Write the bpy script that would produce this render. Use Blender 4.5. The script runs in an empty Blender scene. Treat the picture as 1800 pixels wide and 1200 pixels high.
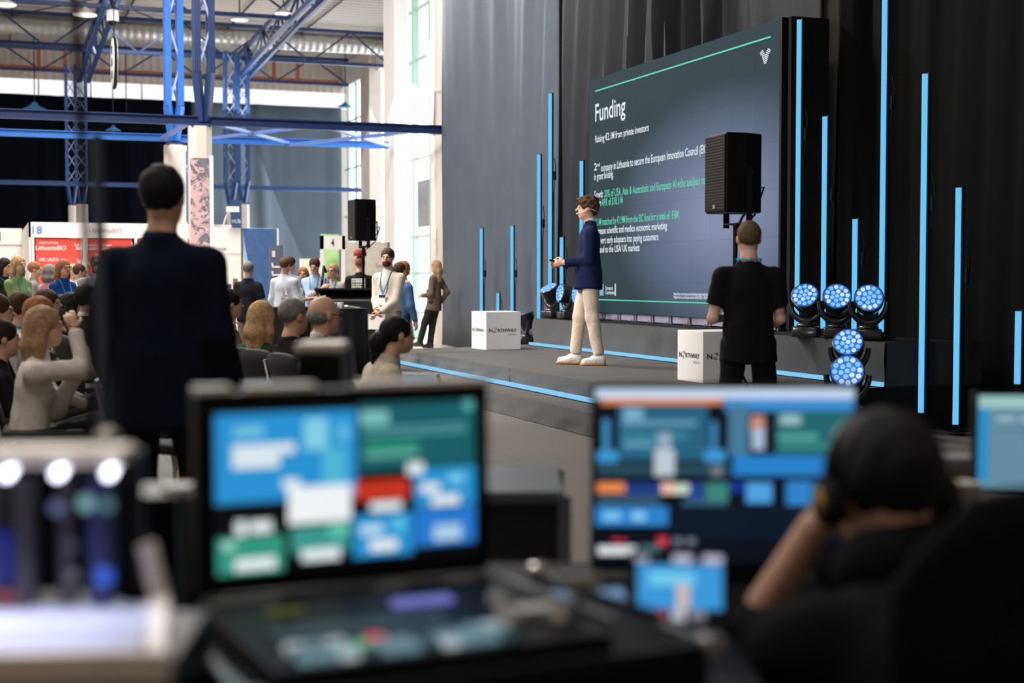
import bpy, bmesh, math, random
import numpy as np
from mathutils import Vector, Matrix
random.seed(7)
S = bpy.context.scene
COL = S.collection
rad = math.radians
# ------------------------------------------------------------------ camera
F = 2500.0
YAW = math.atan(920/2500); PIT = math.atan(108/2500)
FW = Vector((math.sin(YAW)*math.cos(PIT), math.cos(YAW)*math.cos(PIT), -math.sin(PIT)))
RT = Vector((math.cos(YAW), -math.sin(YAW), 0)); UP = RT.cross(FW)
CAM = Vector((0, 0, 1.3))
cd = bpy.data.cameras.new('camera'); cam = bpy.data.objects.new('camera', cd); COL.objects.link(cam)
cd.sensor_width = 36; cd.lens = 50; cd.clip_end = 300; cd.clip_start = .05
cam.matrix_world = Matrix((( RT.x, UP.x, -FW.x, CAM.x), (RT.y, UP.y, -FW.y, CAM.y), (RT.z, UP.z, -FW.z, CAM.z), (0,0,0,1)))
cd.dof.use_dof = True; cd.dof.focus_distance = 14.2; cd.dof.aperture_fstop = 1.8
S.camera = cam
S.view_settings.view_transform = 'Standard'; S.view_settings.look = 'None'
S.view_settings.gamma = 1; S.view_settings.use_curve_mapping = False
S.view_settings.exposure = 0.0
# ------------------------------------------------------------------ world and lights
W = bpy.data.worlds.new('overcast_sky'); S.world = W; W.use_nodes = True
bg = W.node_tree.nodes['Background']; bg.inputs[0].default_value = (.93, .97, 1, 1); bg.inputs[1].default_value = 3.2
def light(kind, name, loc, target, energy, color=(1,1,1), size=1, size_y=None, spot=50, blend=.5, radius=.15):
    l = bpy.data.lights.new(name, kind); l.energy = energy; l.color = color
    if kind == 'AREA':
        l.shape = 'RECTANGLE'; l.size = size; l.size_y = size_y or size
    if kind == 'SPOT':
        l.spot_size = rad(spot); l.spot_blend = blend; l.shadow_soft_size = radius
    o = bpy.data.objects.new(name, l); COL.objects.link(o); o.location = loc
    d = Vector(target)-Vector(loc); o.rotation_euler = d.to_track_quat('-Z', 'Y').to_euler()
    return o
# daylight through the tall side windows and the clerestory
light('AREA', 'window_daylight', (9.6, 29.4, 5), (4, 27, 1), 900, (.93,.97,1), 5, 9)
light('AREA', 'far_window_daylight', (14.9, 55, 5), (6, 48, 1), 700, (.95,.98,1), 12, 8)
# hall high bay lamps (ceiling level)
for x, y, e in ((2, 20, 1500), (-4, 14, 700), (1, 26, 1200), (-5, 36, 600), (4, 38, 500), (5, 50, 260), (-3, 53, 260)):
    light('AREA', 'high_bay_light', (x, y, 10), (x, y, 0), e, (1,.95,.88), 3, 3)
light('AREA', 'high_bay_light', (-4, 9.5, 9.8), (-4, 9.5, 0), 160, (1,.95,.88), 3, 3)
light('AREA', 'high_bay_light', (-.5, 2.5, 9.8), (-.5, 2.5, 0), 330, (1,.95,.88), 3, 3)
# light that bounces off the pale hall floor up to the roof comes from added, unseen area lights
for x, y, e in ((-3, 50, 110), (8, 50, 110), (2, 40, 100)):
    light('AREA', 'floor_bounce_fill', (x, y, 7.2), (x, y, 10), e, (1,.95,.88), 3, 3)
# stage spots on the front truss
light('SPOT', 'stage_key_spot', (-2.2, 9.5, 5.6), (6.0, 14.0, 1.2), 2100, (1,.96,.92), spot=34, blend=.6)
light('SPOT', 'stage_wash_spot', (-1.5, 15.5, 6.5), (6.2, 16.0, .4), 2000, (1,.96,.92), spot=52, blend=.8, radius=.3)
light('SPOT', 'projector_spot', (.2, 3.4, 2.25), (6.6, 12.0, 1.9), 260, (.9,.95,1), spot=30, blend=.4, radius=.06)
# ------------------------------------------------------------------ picking helpers
def ray(x, y): return FW + RT*((x-900)/F) - UP*((y-600)/F)
def D(x, y, dep): return CAM + ray(x, y)*dep
def PZ(x, y, z): d = ray(x, y); return CAM + d*((z-1.3)/d.z)
def PX(x, y, X): d = ray(x, y); return CAM + d*(X/d.x)
def PY(x, y, Y): d = ray(x, y); return CAM + d*(Y/d.y)
FWH = Vector((math.sin(YAW), math.cos(YAW), 0))
def desk(r, f, z): p = RT*r + FWH*f; return Vector((p.x, p.y, z))
def zat(y, d): return 1.3-(y-492)/F*d
# ------------------------------------------------------------------ materials
MATS = {}
def mat(name, col, rough=.6, metal=0, emis=0, ecol=None, var=.12, scale=8, bump=0, spec=.5, alpha=1, trans=0, sheen=0, bscale=None):
    if name in MATS: return MATS[name]
    m = bpy.data.materials.new(name); m.use_nodes = True
    nt = m.node_tree; b = nt.nodes['Principled BSDF']
    b.inputs['Roughness'].default_value = rough; b.inputs['Metallic'].default_value = metal
    b.inputs['Specular IOR Level'].default_value = spec
    if sheen: b.inputs['Sheen Weight'].default_value = sheen
    tc = nt.nodes.new('ShaderNodeTexCoord'); n = nt.nodes.new('ShaderNodeTexNoise')
    n.inputs['Scale'].default_value = scale; n.inputs['Detail'].default_value = 4
    nt.links.new(tc.outputs['Object'], n.inputs['Vector'])
    r = nt.nodes.new('ShaderNodeValToRGB')
    lo = [max(0, c*(1-var)) for c in col]; hi = [min(1, c*(1+var)) for c in col]
    r.color_ramp.elements[0].position = .3; r.color_ramp.elements[1].position = .7
    r.color_ramp.elements[0].color = (*lo, 1); r.color_ramp.elements[1].color = (*hi, 1)
    nt.links.new(n.outputs['Fac'], r.inputs['Fac']); nt.links.new(r.outputs['Color'], b.inputs['Base Color'])
    if bump:
        n2 = nt.nodes.new('ShaderNodeTexNoise'); n2.inputs['Scale'].default_value = bscale or scale*4; n2.inputs['Detail'].default_value = 3
        nt.links.new(tc.outputs['Object'], n2.inputs['Vector'])
        bp = nt.nodes.new('ShaderNodeBump'); bp.inputs['Strength'].default_value = bump; bp.inputs['Distance'].default_value = .02
        nt.links.new(n2.outputs['Fac'], bp.inputs['Height']); nt.links.new(bp.outputs['Normal'], b.inputs['Normal'])
    if emis:
        b.inputs['Emission Color'].default_value = (*(ecol or col), 1); b.inputs['Emission Strength'].default_value = emis
    if trans: b.inputs['Transmission Weight'].default_value = trans
    if alpha < 1: b.inputs['Alpha'].default_value = alpha
    MATS[name] = m; return m
def s2l(r, g, b): 
    f = lambda c: (c/255/12.92) if c/255 <= .04045 else ((c/255+.055)/1.055)**2.4
    return (f(r), f(g), f(b))
def glow(name, rgb, k=1.0):      # screens, lit tubes
    c = s2l(*rgb); return mat(name, (.01,.01,.01), .35, emis=k, ecol=c, var=0, spec=.2)
def nodes(m): return m.node_tree, m.node_tree.nodes['Principled BSDF']
def wave_bump(m, axis, scale, strength=.8, dist=.05, profile='SIN'):
    nt, b = nodes(m); tc = nt.nodes.new('ShaderNodeTexCoord'); w = nt.nodes.new('ShaderNodeTexWave')
    w.bands_direction = axis; w.inputs['Scale'].default_value = scale; w.wave_profile = profile
    nt.links.new(tc.outputs['Object'], w.inputs['Vector']); bp = nt.nodes.new('ShaderNodeBump')
    bp.inputs['Strength'].default_value = strength; bp.inputs['Distance'].default_value = dist
    nt.links.new(w.outputs['Fac'], bp.inputs['Height']); nt.links.new(bp.outputs['Normal'], b.inputs['Normal'])
    return m
M = dict(
 black=mat('black_plastic', (.005,.005,.006), .45, spec=.15),
 blackm=mat('black_metal', (.010,.010,.012), .4, .2, spec=.2),
 blackc=mat('black_cloth', (.012,.012,.013), .85, bump=.15, spec=.1),
 chrome=mat('chrome', (.6,.6,.6), .18, 1),
 alu=mat('aluminium', (.45,.44,.42), .35, .9),
 white=mat('white_laminate', (.86,.84,.83), .5, var=.02),
 whitep=mat('white_paint', (.8,.79,.77), .6, var=.03, scale=2),
 beige=mat('beige_plaster', (.66,.59,.53), .8, var=.05, scale=1.5),
 blue=mat('blue_steel', (.02,.13,.45), .4, var=.06),
 midsteel=mat('mid_navy_steel', (.02,.07,.22), .4, var=.06),
 navysteel=mat('dark_blue_steel', (.012,.03,.11), .4, var=.06),
 skin=mat('skin', (.64,.37,.27), .55, var=.06, scale=20),
 skind=mat('deep_skin', (.10,.05,.035), .5, var=.08, scale=20),
 lips=mat('lips', (.42,.13,.11), .5),
 eye=mat('eye_dark', (.03,.02,.02), .3),
 drape=mat('stage_drape', (.024,.026,.031), .6, spec=.2, var=.1, scale=3, bump=.2, bscale=5, sheen=.3),
 orange=mat('orange_pipe', (.45,.13,.05), .6),
)
# ------------------------------------------------------------------ mesh builders
class MB:
    def __init__(s): s.v = []; s.f = []; s.m = []
    def add(s, vs, fs, mi=0):
        o = len(s.v); s.v += [tuple(v) for v in vs]; s.f += [tuple(i+o for i in f) for f in fs]; s.m += [mi]*len(fs)
        return s
    def box(s, c, d, mi=0, rot=None, taper=1):
        hx, hy, hz = d[0]/2, d[1]/2, d[2]/2; vs = []
        for z in (-1, 1):
            t = taper if z > 0 else 1
            for x, y in ((-1,-1),(1,-1),(1,1),(-1,1)):
                v = Vector((x*hx*t, y*hy*t, z*hz))
                if rot is not None: v = rot @ v
                vs.append(v+Vector(c))
        return s.add(vs, [(0,3,2,1),(4,5,6,7),(0,1,5,4),(1,2,6,5),(2,3,7,6),(3,0,4,7)], mi)
    def quad(s, a, b, c, d, mi=0): return s.add([a,b,c,d], [(0,1,2,3)], mi)
    def tube(s, pts, r, n=8, mi=0, cap=True, close=False):
        pts = [Vector(p) for p in pts]; N = len(pts); rs = r if isinstance(r, (list, tuple)) else [r]*N
        vs = []; prev = None
        for i, p in enumerate(pts):
            if close: t = pts[(i+1) % N]-pts[i-1]
            else: t = pts[min(i+1, N-1)]-pts[max(i-1, 0)]
            t.normalize()
            if prev is None:
                a = Vector((0,0,1)) if abs(t.z) < .9 else Vector((1,0,0)); u = t.cross(a).normalized()
            else: u = (prev-t*prev.dot(t)).normalized()
            prev = u; w = t.cross(u)
            for k in range(n):
                an = 2*math.pi*k/n+math.pi/n; vs.append(p+(u*math.cos(an)+w*math.sin(an))*rs[i])
        fs = []
        for i in range(N if close else N-1):
            j = (i+1) % N
            for k in range(n): fs.append((i*n+k, i*n+(k+1)%n, j*n+(k+1)%n, j*n+k))
        if cap and not close: fs += [tuple(range(n))[::-1], tuple((N-1)*n+k for k in range(n))]
        return s.add(vs, fs, mi)
    def bar(s, a, b, w, h=None, mi=0):
        a = Vector(a); b = Vector(b); d = b-a; q = d.to_track_quat('Z', 'Y').to_matrix()
        return s.box((a+b)/2, (w, h or w, d.length), mi, q)
    def lathe(s, prof, n=24, c=(0,0,0), rot=None, mi=0):
        vs = []; c = Vector(c)
        for r, z in prof:
            for k in range(n):
                a = 2*math.pi*k/n; v = Vector((r*math.cos(a), r*math.sin(a), z))
                if rot is not None: v = rot @ v
                vs.append(v+c)
        fs = [(i*n+k, i*n+(k+1)%n, (i+1)*n+(k+1)%n, (i+1)*n+k) for i in range(len(prof)-1) for k in range(n)]
        fs += [tuple(range(n))[::-1], tuple((len(prof)-1)*n+k for k in range(n))]
        return s.add(vs, fs, mi)
    def build(s, name, mats, parent=None, bevel=0, smooth=False, loc=None):
        me = bpy.data.meshes.new(name); me.from_pydata(s.v, [], s.f)
        if not isinstance(mats, (list, tuple)): mats = [mats]
        for m in mats: me.materials.append(m)
        me.polygons.foreach_set('material_index', s.m)
        bm = bmesh.new(); bm.from_mesh(me); bmesh.ops.recalc_face_normals(bm, faces=bm.faces); bm.to_mesh(me); bm.free()
        if smooth: me.shade_smooth()
        o = bpy.data.objects.new(name, me); COL.objects.link(o)
        if parent: o.parent = parent
        if loc is not None: o.location = loc
        if bevel:
            md = o.modifiers.new('bevel', 'BEVEL'); md.width = bevel; md.segments = 2; md.limit_method = 'ANGLE'; md.angle_limit = rad(40)
        elif smooth:
            me.polygons.foreach_set('use_smooth', [True]*len(me.polygons)); me.set_sharp_from_angle(angle=rad(40))
        return o
def empty(name, label, cat, loc=(0,0,0), rz=0, group=None):
    o = bpy.data.objects.new(name, None); COL.objects.link(o); o.empty_display_size = .1
    o.location = loc; o.rotation_euler = (0,0,rz); return tag(o, label, cat, group)
def tag(o, label, cat, group=None, kind=None):
    o['label'] = label; o['category'] = cat
    if group: o['group'] = group
    if kind: o['kind'] = kind
    return o
def struct(o): o['kind'] = 'structure'; return o
def dup(root, loc=None, rz=None, label=None):
    def cp(o, par):
        c = o.copy(); COL.objects.link(c)
        if par: c.parent = par
        for ch in KIDS(o): cp(ch, c)
        return c
    r = cp(root, None)
    if loc is not None: r.location = loc
    if rz is not None: r.rotation_euler.z = rz
    if label: r['label'] = label
    return r
def KIDS(o): return [c for c in bpy.data.objects if c.parent == o]
def text(string, m, origin, ux, uy, width, height, parent=None, name='lettering', offset=0, italic=0, depth=0):
    """flat lettering: origin = bottom left of the baseline, ux reading direction, uy up, sizes in metres"""
    cu = bpy.data.curves.new(name, 'FONT'); cu.body = string; cu.size = 1; cu.offset = offset; cu.shear = italic; cu.resolution_u = 3
    o = bpy.data.objects.new(name, cu); pass
    me = bpy.data.meshes.new_from_object(o); bpy.data.objects.remove(o)
    n = len(me.vertices); co = np.empty(n*3); me.vertices.foreach_get('co', co); co = co.reshape(-1, 3)
    x0, x1 = co[:,0].min(), co[:,0].max(); co[:,0] = (co[:,0]-x0)*(width/(x1-x0)); co[:,1] *= height/.7
    ux = Vector(ux).normalized(); uy = Vector(uy).normalized()
    w = np.array(origin)[None] + co[:, :1]*np.array(ux)[None] + co[:, 1:2]*np.array(uy)[None]
    me.vertices.foreach_set('co', w.ravel()); me.materials.clear(); me.materials.append(m); me.update()
    ob = bpy.data.objects.new(name, me); COL.objects.link(ob)
    if parent: ob.parent = parent
    return ob
# ------------------------------------------------------------------ bodies: smooth blended volumes meshed as one surface
def nrm(v): v = np.asarray(v, float); return v/(np.linalg.norm(v)+1e-9)
def cap(a, b, ra, rb=None, k=.03, sq=None, cut=None, m=0, sub=False):
    return dict(t='c', a=np.array(a, float), b=np.array(b, float), ra=ra, rb=ra if rb is None else rb, k=k, sq=sq, cut=cut, m=m, sub=sub)
def ell(c, r, k=.02, R=None, cut=None, m=0, sub=False):
    return dict(t='e', a=np.array(c, float), r=np.array(r, float), k=k, R=np.eye(3) if R is None else R, cut=cut, m=m, sub=sub)
def sdf_mesh(prims, vox, noise=None):
    lo = np.full(3, 9e9); hi = -lo
    for p in prims:
        if p['sub']: continue
        if p['t'] == 'c':
            R = max(p['ra'], p['rb'])*1.3; lo = np.minimum(lo, np.minimum(p['a'], p['b'])-R); hi = np.maximum(hi, np.maximum(p['a'], p['b'])+R)
        else: R = p['r'].max(); lo = np.minimum(lo, p['a']-R); hi = np.maximum(hi, p['a']+R)
    lo -= vox*3+.02; hi += vox*3+.02
    n = np.ceil((hi-lo)/vox).astype(int)+1
    V = np.full(n, 1.0, np.float32); MI = np.zeros(n, np.int8)
    ax = [lo[i]+vox*np.arange(n[i]) for i in range(3)]
    for p in prims:
        pad = max(p['k'], 0)+vox*2.5+.01
        if p['t'] == 'c':
            R = max(p['ra'], p['rb'])*1.3+pad; l = np.minimum(p['a'], p['b'])-R; h = np.maximum(p['a'], p['b'])+R
        else: R = p['r'].max()+pad; l = p['a']-R; h = p['a']+R
        i0 = np.clip(((l-lo)/vox).astype(int), 0, n-1); i1 = np.clip(((h-lo)/vox).astype(int)+2, 1, n)
        if (i1 <= i0).any(): continue
        g = np.stack(np.meshgrid(*[ax[i][i0[i]:i1[i]] for i in range(3)], indexing='ij'), -1)
        if p['t'] == 'c':
            q = g-p['a']; ba = p['b']-p['a']
            if p['sq'] is not None:
                nn, f = p['sq']; nn = nrm(nn); q = q+(q@nn)[..., None]*nn*(1/f-1); ba = ba+nn*(ba@nn)*(1/f-1)
            t = np.clip((q@ba)/max(ba@ba, 1e-9), 0, 1)
            d = np.linalg.norm(q-t[..., None]*ba, axis=-1)-(p['ra']+(p['rb']-p['ra'])*t)
        else:
            q = (g-p['a'])@p['R']; k0 = np.linalg.norm(q/p['r'], axis=-1); k1 = np.linalg.norm(q/p['r']**2, axis=-1)+1e-6
            d = k0*(k0-1)/k1
        if p['cut'] is not None:
            cs = p['cut'] if isinstance(p['cut'], list) else [p['cut']]
            for pt, nn in cs: d = np.maximum(d, (g-np.array(pt))@nrm(nn))
        sl = tuple(slice(i0[i], i1[i]) for i in range(3)); o = V[sl]; k = max(p['k'], 1e-4)
        if p['sub']:
            d = -d; hh = np.clip(.5-.5*(o-d)/k, 0, 1); V[sl] = o*(1-hh)+d*hh+k*hh*(1-hh)
        else:
            MI[sl] = np.where(d < o, p['m'], MI[sl]); hh = np.clip(.5+.5*(o-d)/k, 0, 1); V[sl] = o*(1-hh)+d*hh-k*hh*(1-hh)
    if noise:
        g = np.stack(np.meshgrid(*ax, indexing='ij'), -1); V = V+noise(g).astype(np.float32)
    s = V < 0
    c = [s[i:n[0]-1+i, j:n[1]-1+j, k:n[2]-1+k] for i in (0,1) for j in (0,1) for k in (0,1)]
    anyc = np.logical_or.reduce(c); allc = np.logical_and.reduce(c); act = anyc & ~allc
    idx = np.argwhere(act); cid = np.full(act.shape, -1, np.int64); cid[act] = np.arange(len(idx))
    acc = np.zeros((len(idx), 3)); cnt = np.zeros(len(idx))
    co = [(i,j,k) for i in (0,1) for j in (0,1) for k in (0,1)]
    for x in co:
        for a in range(3):
            if x[a]: continue
            y = list(x); y[a] = 1
            v0 = V[idx[:,0]+x[0], idx[:,1]+x[1], idx[:,2]+x[2]]; v1 = V[idx[:,0]+y[0], idx[:,1]+y[1], idx[:,2]+y[2]]
            ch = (v0 < 0) != (v1 < 0); t = np.where(ch, v0/np.where(ch, v0-v1, 1), 0)
            pt = np.array(x, float)[None].repeat(len(idx), 0); pt[:, a] = t
            acc[ch] += pt[ch]; cnt[ch] += 1
    P = lo+vox*(idx+acc/cnt[:, None]); mi = MI[idx[:,0], idx[:,1], idx[:,2]]
    F_ = []
    for a in range(3):
        b, c2 = (a+1) % 3, (a+2) % 3
        sl0 = [slice(None)]*3; sl1 = [slice(None)]*3; sl0[a] = slice(0, -1); sl1[a] = slice(1, None)
        ch = s[tuple(sl0)] != s[tuple(sl1)]; e = np.argwhere(ch)
        e = e[(e[:, b] > 0) & (e[:, c2] > 0) & (e[:, b] < n[b]-1) & (e[:, c2] < n[c2]-1)]
        if not len(e): continue
        flip = s[e[:,0], e[:,1], e[:,2]]
        def cc(db, dc):
            q = e.copy(); q[:, b] -= db; q[:, c2] -= dc; return cid[q[:,0], q[:,1], q[:,2]]
        q = np.stack([cc(1,1), cc(0,1), cc(0,0), cc(1,0)], 1); q[~flip] = q[~flip][:, ::-1]
        F_.append(q)
    Fq = np.concatenate(F_); Fq = Fq[(Fq >= 0).all(1)]
    # light relaxation keeps the surface smooth
    for _ in range(2):
        nb = np.zeros_like(P); nc = np.zeros(len(P))
        for i in range(4):
            np.add.at(nb, Fq[:, i], P[Fq[:, (i+1) % 4]]); np.add.at(nc, Fq[:, i], 1)
            np.add.at(nb, Fq[:, i], P[Fq[:, (i-1) % 4]]); np.add.at(nc, Fq[:, i], 1)
        P = P*.55+.45*nb/np.maximum(nc, 1)[:, None]
    return P, Fq, mi
def sdf_obj(name, prims, vox, mats, parent=None, noise=None, scale=1, paint=None):
    P, Fq, mi = sdf_mesh(prims, vox, noise)
    me = bpy.data.meshes.new(name); me.vertices.add(len(P)); me.vertices.foreach_set('co', (P*scale).ravel())
    me.loops.add(len(Fq)*4); me.loops.foreach_set('vertex_index', Fq.ravel().astype(np.int32))
    me.polygons.add(len(Fq)); me.polygons.foreach_set('loop_start', np.arange(0, len(Fq)*4, 4, dtype=np.int32))
    me.update(calc_edges=True)
    if not isinstance(mats, (list, tuple)): mats = [mats]
    for m in mats: me.materials.append(m)
    fm = mi[Fq[:, 0]].astype(np.int32)
    if paint is not None: fm = paint(P[Fq].mean(1), fm)
    me.polygons.foreach_set('material_index', fm.astype(np.int32)); me.polygons.foreach_set('use_smooth', np.ones(len(Fq), bool))
    o = bpy.data.objects.new(name, me); COL.objects.link(o)
    if parent: o.parent = parent
    return o
def folds(amp, fx=23, seed=0, zf=9):
    rs = np.random.RandomState(seed); ph = rs.rand(6)*6.28
    def f(g):
        x, y, z = g[..., 0], g[..., 1], g[..., 2]
        w = z*zf+1.3*np.sin(x*fx*.5+ph[0])+1.1*np.sin(y*fx*.45+ph[1])
        return amp*(np.sin(w*2.3+ph[2])*.6+np.sin(w*3.7+x*fx+ph[3])*.4+.5*np.sin(x*fx*1.6+y*fx*1.3+z*5+ph[4]))
    return f
def strands(amp, f0=170, seed=0, curl=0):
    rs = np.random.RandomState(seed); ph = rs.rand(6)*6.28
    def f(g):
        x, y, z = g[..., 0], g[..., 1], g[..., 2]
        if curl: return amp*(np.sin(x*curl+ph[0]+2*np.sin(z*curl*.6))*np.sin(y*curl+ph[1])*1.2+np.sin(z*curl*1.2+ph[2]+x*curl*.7)*.9)
        wx = x+.012*np.sin(z*22+ph[3]); wy = y+.012*np.sin(z*19+ph[4])
        return amp*(np.sin(wx*f0+ph[0])*.5+np.sin(wy*f0*.9+ph[1])*.5+.4*np.sin((wx+wy)*f0*.45+ph[2]))
    return f
def ik(a, c, l1, l2, hint):
    a = np.array(a, float); c = np.array(c, float); d = c-a; L = min(np.linalg.norm(d), (l1+l2)*.999); u = nrm(d); c = a+u*L
    x = (l1*l1-l2*l2+L*L)/(2*L); h = math.sqrt(max(l1*l1-x*x, 0)); hv = np.array(hint, float); hv = hv-u*(hv@u)
    return a+u*x+nrm(hv)*h, c
def rotm(rx, ry, rz): return np.array((Matrix.Rotation(rz, 3, 'Z') @ Matrix.Rotation(rx, 3, 'X') @ Matrix.Rotation(ry, 3, 'Y')))
HAIRC = dict(brown=(.06,.03,.016), dark=(.018,.012,.009), black=(.008,.007,.008), blond=(.50,.31,.16), dblond=(.34,.21,.12), grey=(.2,.19,.18), red=(.30,.12,.06), short=(.095,.056,.034), lgrey=(.36,.34,.32))
def cloth(name, col, **k):
    return mat('fabric_'+name, col, k.pop('rough', .9), spec=.12, bump=.12, var=k.pop('var', .1), scale=30, **k)
def person(label, loc, rz, H=1.75, pose='stand', lean=0, hz=None, hl=None, hr=None, el=None, er=None, fl=None, fr=None, head=(0,0,0),
           top=('navy', (.02,.03,.09)), under=None, bottom=('dark', (.03,.03,.035)), shoes=('black_leather', (.02,.02,.02)), hair='short', hc='brown',
           skin='skin', sleeve='long', jacket=False, lanyard=None, glasses=False, beard=False, vox=.014, badge=False, female=False, fold=.003,
           legs=True, untuck=0, group=None, fing='curl', wide=1.0, skirt=False, sole=None, twist=0, ankles=False, neck=True, heavy=0, hold=None, collar=True, hem=None):
    R = empty('person', label, 'person', loc, rz, group); sc = H/1.75
    seated = pose == 'seat'
    hz = hz if hz is not None else (.56 if seated else .93)
    hip = np.array([0, 0, hz]); sd = np.array([0, math.sin(lean), math.cos(lean)]); fw = np.array([0, math.cos(lean), -math.sin(lean)])
    tw = Matrix.Rotation(twist, 3, 'Z'); rx = np.array(tw @ Vector((1,0,0))); fwt = np.array(tw @ Vector(fw))
    sw = (.148 if female else .168)*wide
    waist = hip+.14*sd; chest = hip+.34*sd; nb = hip+.54*sd; shc = hip+.455*sd
    SL, SR = shc-sw*rx-.022*sd, shc+sw*rx-.022*sd
    HR = rotm(head[0], head[1], head[2]); nk = nb+.05*sd+fw*.01; hcn = nb+.148*nrm(sd*.75+np.array([0,0,.25]))+fw*.028
    HLp = np.array([-.09, 0, hz-.02]); HRp = np.array([.09, 0, hz-.02])
    if fl is None: fl = (-.12, .42, .09) if seated else (-.10, -.02, .09)
    if fr is None: fr = (.12, .42, .09) if seated else (.10, .03, .09)
    if seated: KL, fl = ik(HLp, fl, .43, .42, (-.1, 1, .8)); KR, fr = ik(HRp, fr, .43, .42, (.1, 1, .8))
    else: KL, fl = ik(HLp, fl, .418, .408, (-.05, 1, 0)); KR, fr = ik(HRp, fr, .418, .408, (.05, 1, 0))
    if hl is None: hl = (-.17, .36, hz+.07) if seated else (-.25, .07, .84)
    if hr is None: hr = (.17, .36, hz+.07) if seated else (.25, .07, .84)
    EL, WL = ik(SL, hl, .285, .255, el or (-.35, -1, -.3)); ER, WR = ik(SR, hr, .285, .255, er or (.35, -1, -.3))
    f0 = .92 if female else 1.0; hv = heavy
    # --- bare body
    b = []
    b += [cap(HLp*[.5,1,1], HRp*[.5,1,1], .085*f0, k=.04, sq=(fw, .85)), cap(hip+.04*sd, waist, .09*f0, .09*f0, .05, (fw, .72)), cap(waist, chest, .095*f0, .115*f0, .05, (fw, .7)),
          cap(SL, nb-.06*sd, .04, k=.05), cap(SR, nb-.06*sd, .04, k=.05), cap(shc, nb+.02*sd, .07, .055, .05, (fw, .9)), cap(nb-.02*sd, hcn-.01*sd, .053*(.88 if female else 1), .05, .02)]
    for s_, e_, w_ in ((SL, EL, WL), (SR, ER, WR)):
        b += [cap(s_, e_, .046, .036, .03), cap(e_, w_, .037, .026, .02)]
    for h_, k_, f_ in ((HLp, KL, fl), (HRp, KR, fr)):
        b += [cap(h_*[.85,1,1], k_, .072, .050, .03), cap(k_, f_, .050, .032, .03), cap(f_+np.array([0,0,-.03]), np.array(f_)+[0, .10, -.06], .024, .018, .02)]
    def hp(p): return hcn+HR@np.array(p, float)
    def he(c, r, **k): return ell(hp(c), r, R=HR, **k)
    b += [he((0,-.012,.03), (.074,.093,.088), k=.03), he((0,.03,-.045), (.056,.062,.062), k=.045), he((0,.062,-.085), (.024,.022,.022), k=.03),
          he((0,.083,.022), (.045,.014,.012), k=.02), cap(hp((0,.083,.012)), hp((0,.113,-.018)), .007, .012, .012), he((0,.09,-.052), (.02,.01,.011), k=.008),
          he((-.033,.086,.004), (.015,.012,.011), k=.008, sub=True), he((.033,.086,.004), (.015,.012,.011), k=.008, sub=True),
          he((-.032,.074,.003), (.0125,.0125,.011), k=.003), he((.032,.074,.003), (.0125,.0125,.011), k=.003),
          he((-.076,-.005,-.002), (.010,.02,.031), k=.008), he((.076,-.005,-.002), (.010,.02,.031), k=.008)]
    # --- hands: palm, four fingers and a thumb each
    for side, e_, w_ in ((-1, EL, WL), (1, ER, WR)):
        ad = nrm(np.array(w_)-e_); inn = np.array([-side, 0, 0.]); inn = nrm(inn-ad*(inn@ad))   # palm faces inwards
        if abs(ad[0]) > .75: inn = nrm(np.array([0, -1, -.3])-ad*(np.array([0,-1,-.3])@ad))
        up_ = np.cross(ad, inn)*side
        if up_[2] < 0 and abs(ad[2]) < .8: up_ = -up_
        if abs(ad[2]) >= .8 and up_@fw < 0: up_ = -up_
        w_ = np.array(w_); pc = w_+ad*.05
        b.append(cap(w_+ad*.01, w_+ad*.075, .026, .036, .015, (inn, .5)))
        cu = .55 if fing == 'curl' else .95
        for q, (off, ln) in enumerate(((.030, .072), (.010, .08), (-.010, .075), (-.029, .06))):
            r0 = w_+ad*(.088-.004*abs(q-1))+up_*off; d1 = nrm(ad*math.cos(cu*.6)+inn*math.sin(cu*.6)); d2 = nrm(ad*math.cos(cu*1.7)+inn*math.sin(cu*1.7))
            m1 = r0+d1*ln*.5; b += [cap(r0-ad*.01, m1, .0095, .0088, .004), cap(m1, m1+d2*ln*.5, .0088, .0075, .003)]
        t0 = w_+ad*.03+up_*.028; t1 = t0+nrm(ad*.7+up_*.6+inn*.4)*.042; b += [cap(t0, t1, .013, .0105, .01), cap(t1, t1+nrm(ad*.9+inn*.5)*.032, .0105, .009, .004)]
    bv = min(vox, .006) if vox <= .009 else min(vox*.62, .009)
    sk = M[skin] if isinstance(skin, str) else skin
    hm = mat('hair_'+hc, HAIRC[hc], .75, spec=.25, var=.3, scale=60)
    def paint(c, fm):
        l = (c-hcn)@HR; x, y, z = l[:, 0], l[:, 1], l[:, 2]; ax_ = np.abs(x); fr_ = y > .04
        fm = fm.copy()
        fm[fr_ & (z > -.060) & (z < -.043) & (ax_ < .022) & (y > .07)] = 1
        fm[fr_ & (z > -.001) & (z < .007) & (ax_ > .024) & (ax_ < .041)] = 2
        fm[fr_ & (z > .021) & (z < .028) & (ax_ > .018) & (ax_ < .046)] = 3
        return fm
    sdf_obj('body', b, bv, [sk, M['lips'], M['eye'], hm], R, scale=sc, paint=paint)
    # --- upper clothing
    g = .012+hv*.01; tm = cloth(top[0], top[1]); hemz = hz-.10-untuck if hem is None else hem
    hemcut = (hip+sd*(hemz-hz), -sd)
    if sleeve == 'long': ecut = lambda e_, w_: [(np.array(w_)-nrm(np.array(w_)-e_)*.012, nrm(np.array(w_)-e_))]
    jw = .022 if jacket else .006
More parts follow.
